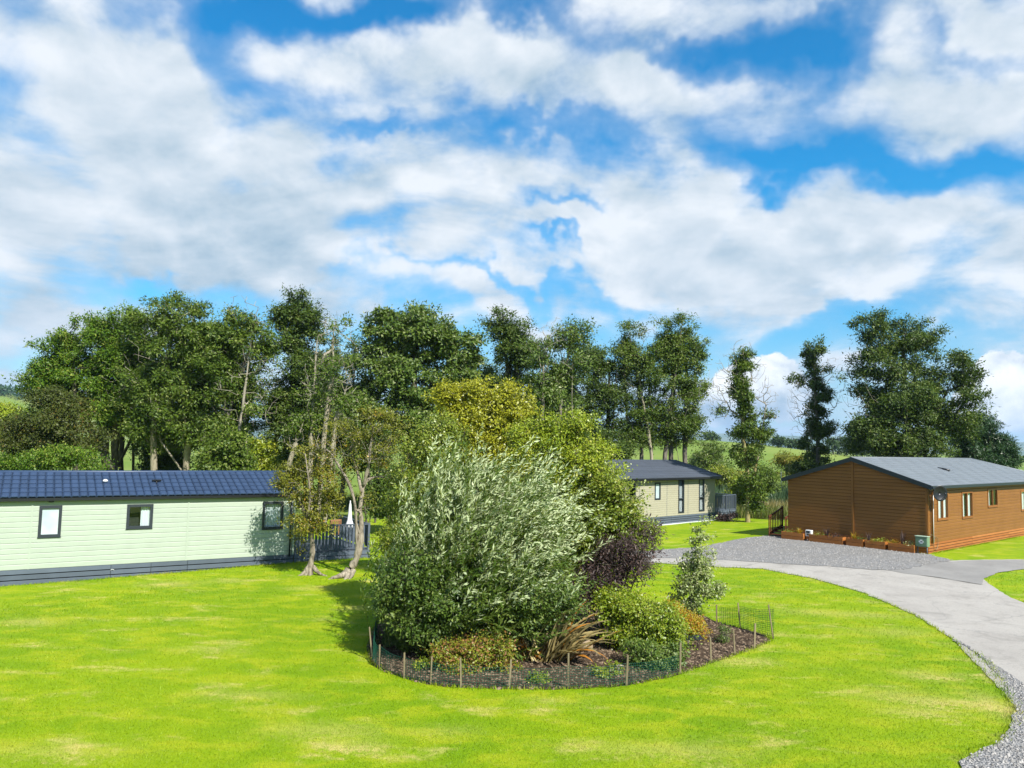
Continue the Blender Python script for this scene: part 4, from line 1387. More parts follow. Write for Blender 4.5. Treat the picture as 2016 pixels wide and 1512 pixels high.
TREES = 'trees in the belt behind the lodges'
def tree(name, label, px, Y, lobes, nc, per, lm, bm, tr, seed, bare=None, nb=0, leaf=(.155, .085), spread=.34, extra=None, stems=2, **kw):
    base = base_at(px, Y)
    lb = px_lobes(lobes, Y)
    br = px_lobes(bare, Y) if bare else None
    trunk = None
    if extra:
        trunk = []
        for poly in extra:
            trunk.append([base_at(poly[0][0], Y + (poly[0][2] if len(poly[0]) > 2 else 0)) - np.array([0, 0, .1]) if i == 0 else at(p[0], p[1], Y + (p[2] if len(p) > 2 else 0)) for i, p in enumerate(poly)])
    rg = np.random.default_rng(seed + 900)
    if trunk is None:
        top = max(lb, key=lambda l: l[0][2] + l[1][2])
        trunk = [[base - np.array([0, 0, .1]), base * .5 + np.array(top[0]) * .5 + rg.normal(0, .15, 3), np.array(top[0])]]
    for k in range(stems):
        l = lb[int(rg.integers(len(lb)))]
        b0 = base + np.array([rg.choice([-1, 1]) * rg.uniform(.7, 2.2), rg.normal(0, .8), -.1])
        tp = np.array(l[0]) + rg.normal(0, .3, 3) * np.array(l[1]) + np.array([0, -.3 * l[1][1], .3 * l[1][2]])
        trunk.append([b0, b0 * .55 + tp * .45 + rg.normal(0, .25, 3), tp])
    return plant(name, label, 'tree', base, lb, int(nc * 1.55), int(per * 1.9), leaf, lm, bm, tr, seed, TREES, trunk, spread, br, int(nb * 1.4), tip_r=.013, step=.8, tri=True, **kw)

tree('ash_tree', 'broad bright green ash at the left end of the tree belt', 205, 47,
     [(150, 690, 72, 50), (105, 745, 50, 42), (215, 655, 62, 42), (240, 715, 62, 60), (170, 775, 70, 48), (90, 720, 32, 26), (255, 640, 45, 30), (120, 795, 40, 40), (230, 800, 60, 50)], 520, 46, 'leaf_bright', 'bark_dark', .22, 1,
     [(210, 790, 60, 60), (240, 740, 60, 70), (200, 720, 40, 50)], 220, extra=[[(205, 930), (208, 860), (190, 760), (165, 690)], [(222, 930, .6), (228, 850), (240, 730), (225, 650)]])
tree('ash_tree', 'tall dark ash with a pale curved trunk left of centre in the belt', 366, 45,
     [(300, 640, 52, 42), (365, 640, 62, 48), (330, 715, 75, 60), (400, 690, 52, 62), (345, 785, 75, 55), (410, 770, 45, 60), (285, 770, 45, 60), (350, 600, 20, 14), (380, 840, 55, 45), (300, 850, 50, 40)], 560, 44, 'leaf_ash', 'bark_pale', .20, 2,
     [(330, 800, 70, 60), (280, 720, 40, 80), (430, 720, 30, 80)], 200, extra=[[(363, 935), (370, 880), (378, 840), (372, 760), (365, 640)]])
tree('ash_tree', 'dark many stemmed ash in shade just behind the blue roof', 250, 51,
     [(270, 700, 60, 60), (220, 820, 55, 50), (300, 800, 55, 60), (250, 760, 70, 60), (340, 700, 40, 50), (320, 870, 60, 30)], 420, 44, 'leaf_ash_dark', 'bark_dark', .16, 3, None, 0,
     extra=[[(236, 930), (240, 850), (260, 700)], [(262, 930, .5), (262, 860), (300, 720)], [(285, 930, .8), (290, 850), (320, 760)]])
tree('ash_tree', 'thinning ash with bare twigs above its crown, left of the tallest', 480, 44,
     [(450, 655, 42, 45), (495, 690, 38, 55), (440, 745, 40, 52), (485, 790, 42, 60), (425, 700, 28, 40), (440, 840, 40, 40), (505, 640, 18, 20)], 330, 36, 'leaf_ash', 'bark_grey', .15, 4,
     [(478, 612, 38, 34), (510, 660, 26, 50), (470, 760, 45, 110), (530, 760, 22, 80)], 260, extra=[[(440, 930), (445, 800), (452, 690)], [(492, 930), (480, 780), (478, 640)]])
tree('ash_tree', 'tallest narrow ash standing in the left half of the belt', 552, 47,
     [(592, 596, 16, 24), (575, 622, 18, 18), (608, 625, 20, 18), (572, 665, 36, 42), (612, 660, 32, 40), (600, 735, 46, 50), (565, 790, 38, 55), (610, 820, 46, 55), (640, 700, 20, 30), (575, 860, 40, 45), (560, 625, 14, 16)], 430, 42, 'leaf_ash_dark', 'bark_dark', .18, 5,
     [(660, 640, 22, 30), (640, 760, 30, 80)], 120, extra=[[(558, 935), (565, 840), (580, 720), (588, 610)]])
tree('ash_tree', 'nearly bare pale ash with upright stems behind the hawthorns', 622, 42,
     [(665, 655, 14, 18), (650, 735, 20, 28), (618, 770, 18, 24), (672, 790, 18, 30), (600, 830, 24, 26)], 60, 26, 'leaf_ash', 'bark_pale', .13, 6,
     [(655, 690, 34, 80), (625, 760, 34, 80), (680, 770, 26, 70), (600, 850, 60, 40)], 300, extra=[[(612, 935), (612, 860), (618, 760), (626, 660)], [(625, 935, .3), (640, 840), (655, 740), (657, 650)], [(640, 935, .5), (660, 830), (690, 740)]])
tree('sycamore_tree', 'dense rounded sycamore with pale flipped leaves in mid belt', 800, 50,
     [(765, 655, 52, 38), (840, 660, 60, 46), (900, 690, 52, 50), (740, 725, 48, 52), (820, 750, 85, 60), (915, 760, 42, 52), (715, 800, 34, 55), (790, 830, 80, 55), (880, 830, 60, 50), (825, 620, 26, 18), (760, 620, 22, 14)], 680, 46, 'leaf_syc', 'bark_dark', .28, 7, leaf=(.18, .13))
tree('ash_tree', 'narrow dark ash rising right of the sycamore', 1015, 52,
     [(990, 640, 38, 28), (1015, 690, 42, 40), (1000, 745, 40, 46), (1035, 790, 40, 52), (1000, 830, 40, 40), (965, 640, 16, 16)], 330, 42, 'leaf_ash_dark', 'bark_dark', .17, 8, [(1045, 690, 20, 40)], 40)
tree('ash_tree', 'sparse see through ash between two darker crowns', 1082, 46,
     [(1122, 665, 30, 24), (1075, 705, 24, 34), (1100, 745, 28, 30), (1085, 800, 34, 46), (1130, 720, 18, 24), (1062, 760, 20, 30)], 170, 36, 'leaf_syc', 'bark_grey', .12, 9, [(1090, 700, 45, 80)], 140)
tree('ash_tree', 'spreading dark tree above the left half of the cream lodge', 1172, 58,
     [(1170, 715, 54, 34), (1145, 780, 55, 52), (1205, 765, 46, 56), (1175, 845, 60, 42), (1130, 840, 40, 40)], 380, 42, 'leaf_ash_dark', 'bark_dark', .18, 10, None, 0, extra=[[(1150, 940), (1152, 850), (1160, 740)], [(1190, 940, .4), (1196, 850), (1200, 720)]])
tree('ash_tree', 'slim ash with pale stems right above the cream lodge roof', 1262, 58,
     [(1240, 665, 30, 34), (1255, 730, 36, 52), (1268, 810, 34, 52), (1230, 700, 20, 40), (1245, 860, 34, 30)], 260, 40, 'leaf_ash', 'bark_pale', .15, 11, [(1270, 690, 30, 60), (1230, 800, 30, 80)], 110, extra=[[(1262, 930), (1262, 850), (1250, 680)], [(1280, 930, .5), (1284, 840), (1275, 720)]])
tree('ash_tree', 'tall rounded ash over the right end of the cream lodge', 1330, 58,
     [(1332, 650, 40, 28), (1352, 695, 42, 42), (1318, 745, 46, 52), (1352, 790, 40, 48), (1320, 840, 44, 48), (1378, 668, 14, 14), (1365, 850, 24, 28), (1300, 690, 24, 40)], 420, 42, 'leaf_ash', 'bark_grey', .18, 12,
     [(1390, 720, 18, 30), (1340, 800, 50, 60)], 60, extra=[[(1318, 930), (1322, 850), (1330, 660)], [(1345, 930, .5), (1350, 840), (1352, 720)]])
tree('ivy_clad_tree', 'lone half dead tree wrapped in ivy right of the cream lodge', 1470, 49,
     [(1462, 715, 15, 28), (1459, 765, 19, 34), (1463, 830, 22, 46), (1470, 890, 26, 42), (1505, 815, 10, 14), (1500, 850, 13, 20), (1480, 950, 20, 30), (1490, 975, 20, 30), (1412, 800, 10, 14)], 270, 28, 'leaf_ash', 'bark_yellow', .17, 13,
     [(1432, 745, 34, 52), (1495, 745, 20, 46), (1415, 790, 26, 36), (1520, 790, 16, 40), (1462, 690, 26, 24)], 260, spread=.26, bough=.36, stems=0, extra=[[(1472, 1030), (1474, 960), (1462, 850), (1460, 700)], [(1470, 1030, .2), (1482, 950), (1500, 850), (1508, 800)]])
tree('ivy_clad_tree', 'lone slender ivy covered tree left of the brown cabin roof', 1612, 62,
     [(1600, 692, 14, 36), (1597, 742, 17, 36), (1612, 780, 18, 40), (1612, 835, 23, 40), (1606, 880, 30, 36), (1600, 915, 34, 22), (1570, 750, 14, 12), (1625, 730, 10, 18)], 240, 32, 'leaf_ash_dark', 'bark_grey', .19, 14,
     [(1638, 755, 24, 56), (1578, 790, 28, 56), (1645, 850, 18, 30), (1575, 860, 24, 26)], 280, spread=.28, bough=.32, stems=0, leaf=(.18, .10))
tree('ash_tree', 'great dark spreading tree behind the brown cabin roof', 1795, 58,
     [(1722, 650, 30, 32), (1790, 672, 48, 42), (1742, 720, 52, 46), (1820, 745, 54, 52), (1888, 722, 28, 28), (1895, 780, 36, 46), (1770, 800, 70, 54), (1860, 835, 62, 46), (1720, 850, 46, 46), (1790, 880, 90, 36), (1690, 770, 14, 14), (1840, 660, 20, 16), (1690, 740, 12, 12), (1925, 745, 14, 10), (1700, 635, 20, 12)], 760, 44, 'leaf_ash_dark', 'bark_dark', .32, 15,
     [(1690, 800, 34, 60), (1700, 700, 24, 50)], 120, leaf=(.18, .10), spread=.4, extra=[[(1795, 960), (1790, 850), (1780, 760), (1780, 660)], [(1800, 940, .5), (1830, 840), (1880, 740)]])
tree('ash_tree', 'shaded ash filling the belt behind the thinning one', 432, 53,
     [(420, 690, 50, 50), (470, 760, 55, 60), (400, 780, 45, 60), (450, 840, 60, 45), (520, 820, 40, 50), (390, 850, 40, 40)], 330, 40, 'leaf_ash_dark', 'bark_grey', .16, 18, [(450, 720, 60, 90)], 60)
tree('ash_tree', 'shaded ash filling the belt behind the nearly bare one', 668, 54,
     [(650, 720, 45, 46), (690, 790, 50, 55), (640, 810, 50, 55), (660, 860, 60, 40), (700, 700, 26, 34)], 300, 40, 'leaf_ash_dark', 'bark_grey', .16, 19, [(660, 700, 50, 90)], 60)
tree('ash_tree', 'shaded tree between the sycamore and the narrow dark ash', 950, 56,
     [(950, 730, 40, 46), (960, 800, 55, 55), (1060, 830, 50, 45), (1000, 850, 60, 40)], 280, 40, 'leaf_ash', 'bark_grey', .16, 20)
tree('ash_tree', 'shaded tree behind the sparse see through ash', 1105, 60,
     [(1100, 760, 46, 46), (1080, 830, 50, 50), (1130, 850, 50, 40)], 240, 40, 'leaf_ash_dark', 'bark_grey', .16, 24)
for i, (px, py, rx, ry, Y, sd) in enumerate([(1922, 858, 40, 46, 61, 16), (1962, 895, 32, 34, 61, 17)]):
    tree('conifer_tree', ['dark conifer leaning against the great tree', 'smaller dark conifer at the right end of the belt'][i], px, Y,
         [(px, py, rx, ry), (px - 6, py + 28, rx * 1.2, ry * .6), (px + 4, py - ry * .7, rx * .4, ry * .5)], 240, 50, 'leaf_conifer', 'bark_dark', .16, sd, leaf=(.22, .05), spread=.3)

# ------------------------------------------------------------------ understorey and hedges
def shrub(name, label, px, py_base, Y, lobes, nc, per, lm, seed, leaf=(.10, .045), spread=.2, bm='bark_dark', group=None, cat='shrub', tr=.05, stems=5, tip_r=.005, **kw):
    base = base_at(px, Y)
    lb = px_lobes(lobes, Y)
    rng = np.random.default_rng(seed + 500)
    trunk = []
    for k in range(stems):
        l = lb[k % len(lb)]
        b = base + np.array([rng.normal(0, .15), rng.normal(0, .15), -.05])
        tp = np.array(l[0]) + rng.normal(0, .2, 3) * np.array(l[1])
        if tp[2] < base[2] + .1: tp[2] = base[2] + .15
        trunk.append([b, b * .5 + tp * .5 + np.array([0, 0, .1]), tp])
    return plant(name, label, cat, base, lb, int(nc * 1.25), per, leaf, lm, bm, tr, seed, group, trunk, spread, tip_r=tip_r, minz=.05, crown_name='foliage', wood_name='stems', step=.4, **kw)
UND = 'undergrowth below the tree belt'
shrub('hawthorn_bush', 'large rusty brown hawthorn at the far left behind the blue roof', 105, 930, 40, [(110, 830, 62, 48), (70, 880, 60, 40), (160, 870, 40, 45), (30, 860, 40, 36), (100, 790, 40, 20)], 420, 44, 'leaf_rust', 21, (.13, .07), .3, group=UND, tr=.1, tip_r=.008)
shrub('hedge_bush', 'bright yellow green bush over the left part of the blue roof', 110, 930, 37, [(70, 912, 50, 18), (130, 905, 48, 20), (180, 915, 30, 14), (20, 918, 40, 14)], 220, 40, 'leaf_bright', 22, (.12, .06), .24, group=UND)
shrub('pale_bush', 'pale green bush at the left edge below the hill', 15, 860, 60, [(20, 822, 40, 22), (0, 846, 40, 24), (45, 838, 26, 22)], 150, 40, 'leaf_lime', 23, (.2, .1), .35, group=UND)
for i, (px, py, rx, ry, Y, lm, lab) in enumerate([
        (445, 890, 42, 40, 42, 'leaf_ash', 'ivy bush between trunks behind the middle of the blue roof'), (510, 900, 36, 36, 46, 'leaf_lime', 'yellow green bush glimpsed past the narrow ash trunks'),
        (600, 900, 40, 40, 44, 'leaf_ash_dark', 'dark bush behind the right end of the blue roof'), (320, 905, 42, 30, 49, 'leaf_ash_dark', 'dark bush in shade right of the many stemmed ash'),
        (725, 880, 40, 50, 45, 'leaf_ash_dark', 'dark bush under the left side of the sycamore'), (770, 960, 42, 50, 40, 'leaf_ash_dark', 'dark bush to the right of the white parasol'),
        (1120, 880, 40, 40, 46, 'leaf_ash_dark', 'dark bush under the tree above the cream lodge'), (1215, 880, 30, 30, 54, 'leaf_ash_dark', 'dark bush showing over the cream lodge ridge'),
        (1395, 905, 32, 36, 66, 'leaf_syc', 'rounded green bush past the cream lodge roof end'), (1462, 975, 20, 40, 58, 'leaf_fresh', 'leafy green bush beside the cream lodge verandah'),
        (1425, 935, 24, 22, 64, 'leaf_privet', 'yellowish bush left of the lone ivy clad tree'), (1405, 968, 18, 22, 66, 'leaf_ash', 'low bush just behind the cream lodge corner'),
        (1500, 945, 20, 24, 56, 'leaf_ash', 'small bush right of the lone ivy clad tree'), (1555, 905, 24, 14, 70, 'leaf_olive', 'brownish thorn bush by the white topped post'),
        (1590, 925, 40, 14, 64, 'leaf_privet', 'scrubby bush at the foot of the slender ivy tree')]):
    shrub('undergrowth_bush', lab, px, 940, Y, [(px, py, rx, ry), (px - rx * .4, py + ry * .5, rx * .7, ry * .6), (px + rx * .5, py + ry * .4, rx * .6, ry * .6)], int(90 + rx * ry * .06), 42, lm, 30 + i, (.17, .085), .28, group=UND, tr=.06)

# ------------------------------------------------------------------ hawthorns on the lawn
def at_(px, py, Y): return at(px, py, Y)
def swept_trunk(name, paths, m, parent, loc):
    b = MB()
    for pts, rad in paths:
        # smooth the polyline and add knots
        P = [np.array(p, float) for p in pts]; Rr = list(rad)
        for _ in range(2):
            q, r2 = [P[0]], [Rr[0]]
            for i in range(len(P) - 1):
                q += [P[i] * .75 + P[i + 1] * .25, P[i] * .25 + P[i + 1] * .75]; r2 += [Rr[i] * .75 + Rr[i + 1] * .25, Rr[i] * .25 + Rr[i + 1] * .75]
            q.append(P[-1]); r2.append(Rr[-1]); P, Rr = q, r2
        rg = np.random.default_rng(len(P))
        Rr = [r_ * (1 + .16 * rg.normal()) for r_ in Rr]
        b.tube([p - loc for p in P], Rr, 9)
    return b.build(name, m, parent, True)
def hawthorn1():
    Y = 27.1
    base = gr(610, 1132)
    root_paths = [
        ([at(606, 1136, Y), at(612, 1110, Y), at(616, 1085, Y), at(614, 1050, Y), at(604, 1015, Y)], [.17, .105, .085, .075, .065]),
        ([at(604, 1020, Y), at(590, 985, Y), at(572, 970, Y), at(560, 955, Y + .3)], [.06, .05, .035, .018]),
        ([at(614, 1050, Y), at(622, 1000, Y + .2), at(630, 950, Y + .2), at(626, 905, Y + .1)], [.06, .05, .035, .018]),
        ([at(604, 1030, Y), at(612, 980, Y - .3), at(606, 930, Y - .4), at(600, 890, Y - .3)], [.05, .04, .03, .016]),
        ([at(610, 1112, Y) , at(600, 1128, Y - .1), at(586, 1136, Y - .25), at(578, 1141, Y - .3)], [.07, .07, .05, .02]),
        ([at(616, 1115, Y), at(626, 1128, Y - .1), at(640, 1134, Y - .15), at(650, 1137, Y - .2)], [.07, .06, .045, .02])]
    lobes = px_lobes([(600, 905, 38, 30), (640, 945, 34, 36), (575, 940, 34, 24), (600, 970, 44, 36), (655, 985, 26, 34), (612, 1035, 38, 28), (555, 955, 16, 14), (640, 1010, 26, 20), (590, 1065, 24, 14), (640, 900, 26, 24)], Y, 1.0)
    o = plant('hawthorn_tree', 'small gnarled hawthorn nearest the green lodge corner, olive and rust leaves', 'tree', base, lobes, 400, 27, (.08, .046), 'leaf_olive', 'bark_haw', .05, 61, 'hawthorns on the lawn',
              [p[0] for p in root_paths[1:4]], .15, px_lobes([(590, 960, 50, 60), (640, 930, 40, 50)], Y), 90, tip_r=.004, minz=.6, wood_name='branches', step=.3, wob=.18)
    swept_trunk('trunk', root_paths, 'bark_haw', o, np.array(base))
def hawthorn2():
    Y = 26.8
    base = gr(684, 1140)
    paths = [
        ([at(668, 1141, Y - .1), at(686, 1126, Y), at(703, 1100, Y), at(710, 1070, Y), at(712, 1030, Y), at(708, 1000, Y)], [.16, .15, .115, .10, .09, .08]),
        ([at(700, 1105, Y), at(703, 1070, Y - .12), at(701, 1030, Y - .15), at(699, 990, Y - .1), at(692, 965, Y), at(684, 945, Y), at(672, 925, Y), at(660, 905, Y), at(650, 890, Y), at(638, 882, Y)], [.08, .055, .05, .05, .055, .055, .045, .04, .03, .02]),
        ([at(708, 1005, Y), at(712, 980, Y), at(714, 960, Y + .1), at(722, 945, Y + .15), at(742, 938, Y + .2), at(758, 940, Y + .3)], [.08, .075, .065, .055, .04, .02]),
        ([at(712, 970, Y), at(704, 930, Y + .2), at(696, 905, Y + .3), at(690, 880, Y + .3)], [.055, .045, .035, .02]),
        ([at(716, 955, Y), at(728, 910, Y - .2), at(730, 870, Y - .2), at(736, 840, Y - .2)], [.05, .04, .03, .015]),
        ([at(690, 1130, Y), at(672, 1133, Y - .2), at(655, 1138, Y - .35), at(645, 1143, Y - .4)], [.11, .09, .07, .03]),
        ([at(690, 1128, Y), at(680, 1140, Y - .3), at(676, 1146, Y - .4)], [.09, .07, .03]),
        ([at(696, 1122, Y), at(690, 1138, Y - .2), at(684, 1147, Y - .35)], [.09, .06, .03])]
    lobes = px_lobes([(690, 855, 48, 34), (750, 845, 36, 38), (725, 890, 44, 28), (640, 885, 34, 26), (770, 900, 26, 34), (735, 815, 34, 16), (780, 850, 20, 26), (690, 910, 30, 22), (755, 945, 26, 16), (730, 990, 14, 12)], Y, .9)
    o = plant('hawthorn_tree', 'leaning pale trunked hawthorn with sparse crown and surface roots', 'tree', base, lobes, 330, 22, (.072, .04), 'leaf_olive', 'bark_haw', .045, 62, 'hawthorns on the lawn',
              [p[0] for p in paths[1:5]], .15, px_lobes([(720, 870, 70, 60), (770, 900, 40, 50), (650, 890, 40, 30)], Y), 260, tip_r=.004, minz=1.2, wood_name='branches', step=.3, wob=.2)
    swept_trunk('trunk', paths, 'bark_haw', o, np.array(base))
hawthorn1(); hawthorn2()

# ------------------------------------------------------------------ planting in the island bed
BED = 'shrubs planted in the island bed'
shrub('hawthorn_shrub', 'flat topped yellow hawthorn at the back above the willow', 960, 1200, 24.5, [(930, 800, 66, 34), (1000, 795, 46, 34), (875, 785, 30, 22), (950, 850, 74, 36), (1035, 835, 34, 34), (900, 770, 30, 14), (960, 765, 40, 14), (960, 910, 80, 40)], 620, 44, 'leaf_yellow', 71, (.085, .05), .19, 'bark_haw', BED, 'tree', .09, 5, wob=.2)
shrub('privet_shrub', 'olive green privet left of and behind the silvery willow', 815, 1240, 21.5, [(842, 890, 46, 44), (800, 950, 40, 50), (880, 870, 40, 30), (785, 1000, 26, 44), (785, 1060, 28, 40), (850, 960, 50, 50), (870, 840, 26, 20), (800, 1120, 40, 40)], 560, 42, 'leaf_privet', 72, (.065, .038), .17, group=BED)
shrub('privet_shrub', 'lime yellow privet rising right of the silvery willow', 1110, 1220, 21.2, [(1085, 860, 58, 44), (1140, 825, 26, 26), (1155, 905, 46, 46), (1100, 940, 60, 46), (1190, 950, 26, 40), (1040, 880, 34, 34), (1150, 990, 46, 44), (1200, 1010, 26, 26), (1150, 1080, 60, 60)], 760, 42, 'leaf_lime', 73, (.07, .042), .18, group=BED)
shrub('mixed_shrub', 'loose green shrub tipped with pale leaves against the cream lodge', 1195, 1200, 20.2, [(1210, 970, 30, 28), (1238, 1000, 28, 24), (1200, 1020, 46, 30), (1255, 1045, 24, 18), (1170, 1050, 40, 36), (1230, 1060, 30, 20)], 340, 30, 'leaf_privet', 74, (.075, .045), .17, group=BED)
shrub('elder_shrub', 'dark purple leaved elder low on the right of the willow', 1205, 1240, 19.4, [(1225, 1100, 38, 36), (1195, 1135, 46, 36), (1245, 1080, 22, 22), (1262, 1110, 16, 24), (1160, 1160, 40, 34), (1285, 1050, 9, 9)], 330, 26, 'leaf_purple', 75, (.10, .026), .19, group=BED, droop=.35)
def sapling():
    Y = 22.3
    base = base_at(1362, Y)
    lobes = px_lobes([(1365, 1140, 36, 32), (1362, 1175, 44, 28), (1370, 1095, 26, 26), (1382, 1050, 14, 24), (1386, 1020, 8, 14), (1335, 1160, 20, 26), (1400, 1165, 20, 30), (1372, 1112, 30, 26), (1352, 1128, 26, 24), (1378, 1070, 18, 20)], Y, .9)
    plant('variegated_sapling', 'slender cream variegated sapling at the back of the bed', 'sapling', base, lobes, 420, 17, (.07, .045), 'leaf_varie', 'bark_grey', .03, 76, BED,
          [[base, at(1364, 1150, Y), at(1375, 1070, Y), at(1386, 1012, Y)], [base, at(1345, 1180, Y), at(1338, 1150, Y)], [base, at(1385, 1180, Y), at(1402, 1150, Y)]], .10, tip_r=.003, minz=.1, step=.3, crown_name='foliage')
sapling()
shrub('leafy_shrub', 'fresh yellow green shrub in front of the purple elder', 1240, 1290, 18.6, [(1230, 1200, 38, 28), (1285, 1220, 44, 32), (1235, 1245, 46, 32), (1310, 1250, 34, 30), (1200, 1190, 24, 26), (1270, 1270, 50, 24)], 480, 40, 'leaf_fresh', 77, (.06, .036), .14, group=BED)
shrub('spirea_shrub', 'golden orange spirea beside the sapling', 1345, 1260, 19.8, [(1345, 1228, 30, 20), (1328, 1205, 18, 14), (1365, 1240, 16, 14)], 170, 34, 'leaf_gold', 78, (.05, .028), .10, group=BED)
shrub('spirea_shrub', 'low spirea with reddish tips behind the front netting', 925, 1330, 16.7, [(925, 1290, 56, 26), (880, 1285, 30, 20), (965, 1275, 34, 20), (900, 1312, 40, 14), (985, 1310, 20, 20)], 330, 34, 'leaf_spirea', 79, (.055, .032), .11, group=BED)
shrub('climbing_shrub', 'dark green low shrub behind the netting on the right', 1290, 1330, 17.2, [(1295, 1300, 36, 20), (1270, 1290, 30, 18), (1320, 1290, 22, 18)], 150, 32, 'leaf_willow', 80, (.06, .035), .11, group=BED)
shrub('seedling', 'tiny feathery seedling alone on the bare soil at the right', 1423, 1270, 19.3, [(1423, 1245, 11, 13), (1420, 1255, 12, 8)], 40, 18, 'leaf_willow', 81, (.05, .012), .06, group=BED, stems=3)
for i, (px, py) in enumerate([(1180, 1325), (1215, 1320), (1060, 1335), (830, 1310)]):
    Y = gr(px, py + 6)[1]
    shrub('weed', ['small weed on the soil right of the flax', 'small weed further right of the flax beside a twig', 'small weed below the flax', 'small weed at the left end of the bed'][i], px, py, Y, [(px, py, 14, 6)], 22, 16, 'leaf_fresh', 90 + i, (.05, .03), .06, group='weeds in the island bed', stems=3, cat='weed')

# ---- the silvery willow
def willow():
    rng = np.random.default_rng(7)
    base = np.array([-.55, 18.7, 0.0])
    root = empty('willow_shrub', tuple(base), 0, 'huge rounded silvery willow in the middle of the island bed', 'shrub', BED)
    cen = np.array([-.48, 18.6, 1.75]); rad = np.array([2.42, 2.1, 2.7])
    nbr = 150; per = 21
    bd = unit(rng.normal(size=(nbr * 3, 3)) + np.array([0, -.3, .25]))
    bd = bd[bd[:, 2] > -.6][:nbr]; nbr = len(bd)
    blump = 1 + .10 * np.sin(bd[:, 0] * 5 + 1) * np.cos(bd[:, 2] * 4) + .15 * rng.normal(size=nbr)
    bdir = unit(bd * np.array([.75, .75, .5]) + np.stack([.40 * np.ones(nbr), -.05 * np.ones(nbr), .62 + .3 * bd[:, 2]], -1) + rng.normal(size=(nbr, 3)) * .16)
    kb = np.repeat(np.arange(nbr), per); n = len(kb)
    d = unit(bd[kb] + rng.normal(size=(n, 3)) * .17)
    tap = np.where(d[:, 2:3] > 0, np.array([[1., 1., 1.]]) - np.array([[.30, .25, 0]]) * d[:, 2:3] ** 1.2, 1.0)
    tip = cen + d * rad * tap * (blump[kb] * rng.uniform(.62, 1.02, n) ** .8)[:, None]
    tip[:, 2] = np.maximum(tip[:, 2], .22)
    dirs = unit(bdir[kb] + rng.normal(size=(n, 3)) * .15)
    Lsh = rng.uniform(.7, 1.35, n) * np.where(bd[kb][:, 2] > .35, 1.25, 1.0)
    start = tip - dirs * Lsh[:, None]
    bend = np.stack([.16 + .1 * rng.normal(size=n), np.zeros(n), -.10 + .05 * rng.normal(size=n)], -1)
    tip = tip + dirs * (rng.uniform(0, .42, n) * (bd[kb][:, 2] > .2))[:, None]
    start = tip - dirs * Lsh[:, None]
    ns = 27
    ft = np.linspace(.12, 1, ns)[None, :, None]
    pts = start[:, None] + dirs[:, None] * Lsh[:, None, None] * ft + bend[:, None] * (ft ** 2) * .8
    tg = unit(dirs[:, None] + 2 * bend[:, None] * ft * .9)
    P = pts.reshape(-1, 3); Tg = np.broadcast_to(tg, pts.shape).reshape(-1, 3)
    side = unit(np.cross(Tg, rng.normal(size=P.shape)))
    D = Tg * .75 + side * .62 + np.array([.12, 0, -.02])
    keep = rng.uniform(size=len(P)) < .85
    sil_p = np.repeat(sst(1.0, 2.5, tip[:, 2] + .35 * rng.normal(size=n)) * .58 + .08, ns)
    bsil = np.repeat((rng.uniform(size=nbr)[kb] * .6 + rng.uniform(size=n) * .4), ns) < sil_p
    mi = np.where(bsil & (rng.uniform(size=len(P)) < .9), 1, 0)
    P, D, mi = P[keep], D[keep], mi[keep]
    P[:, 2] = np.maximum(P[:, 2], .05)
    V, Q = leaf_arrays(P - base, D, rng, .135, .032, .06, face=rng.normal(size=P.shape) * .6 + np.array([.25, -.5, .5]))
    leaf_obj('foliage', V, Q, ['leaf_willow', 'leaf_silver'], root, mi)
    # inner leafy mass
    m = 16000
    dd = unit(rng.normal(size=(m, 3))); dd = dd[dd[:, 2] > -.6]
    P2 = cen + dd * rad * np.array([.93, .93, .97]) * (rng.uniform(.3, .84, len(dd)) ** .8)[:, None]
    P2[:, 2] = np.maximum(P2[:, 2], .12)
    V, Q = leaf_arrays(P2 - base, dd + rng.normal(size=dd.shape) * .7 + np.array([.1, 0, .1]), rng, .11, .045, .1)
    leaf_obj('inner_foliage', V, Q, ['leaf_willow'], root)
    # stems
    sel = rng.choice(n, 420, replace=False)
    trunk = []
    for k in range(7):
        a = 2 * math.pi * k / 7
        b0 = base + np.array([.25 * math.cos(a), .25 * math.sin(a), -.05]); e = cen + np.array([1.0 * math.cos(a), .8 * math.sin(a), .6])
        trunk.append([b0, b0 * .5 + e * .5 + np.array([0, 0, .3]), e])
    seg = skeleton(trunk, start[sel], rng, .07, .005, .4)
    wood_obj('stems', (seg[0] - base, seg[1] - base, seg[2], seg[3]), 'bark_dark', root)
    A = start; B = tip + bend * .8
    V, Q = frusta(A - base, B - base, np.full(n, .006), np.full(n, .002), 3)
    mesh_obj('shoots', np_mesh('shoots', V, [Q]), 'leaf_privet', root)
willow()
# broad leaved dark skirt of the willow clump, lower left
shrub('laurel_shrub', 'dark glossy laurel filling the lower front of the willow', 880, 1300, 17.3, [(818, 1140, 50, 60), (808, 1200, 44, 44), (870, 1180, 60, 54), (950, 1190, 60, 50), (850, 1235, 70, 26), (1020, 1170, 50, 50), (1060, 1200, 40, 36), (782, 1170, 26, 60), (1110, 1180, 30, 40)], 820, 30, ['leaf_willow'], 83, (.085, .036), .15, group=BED)

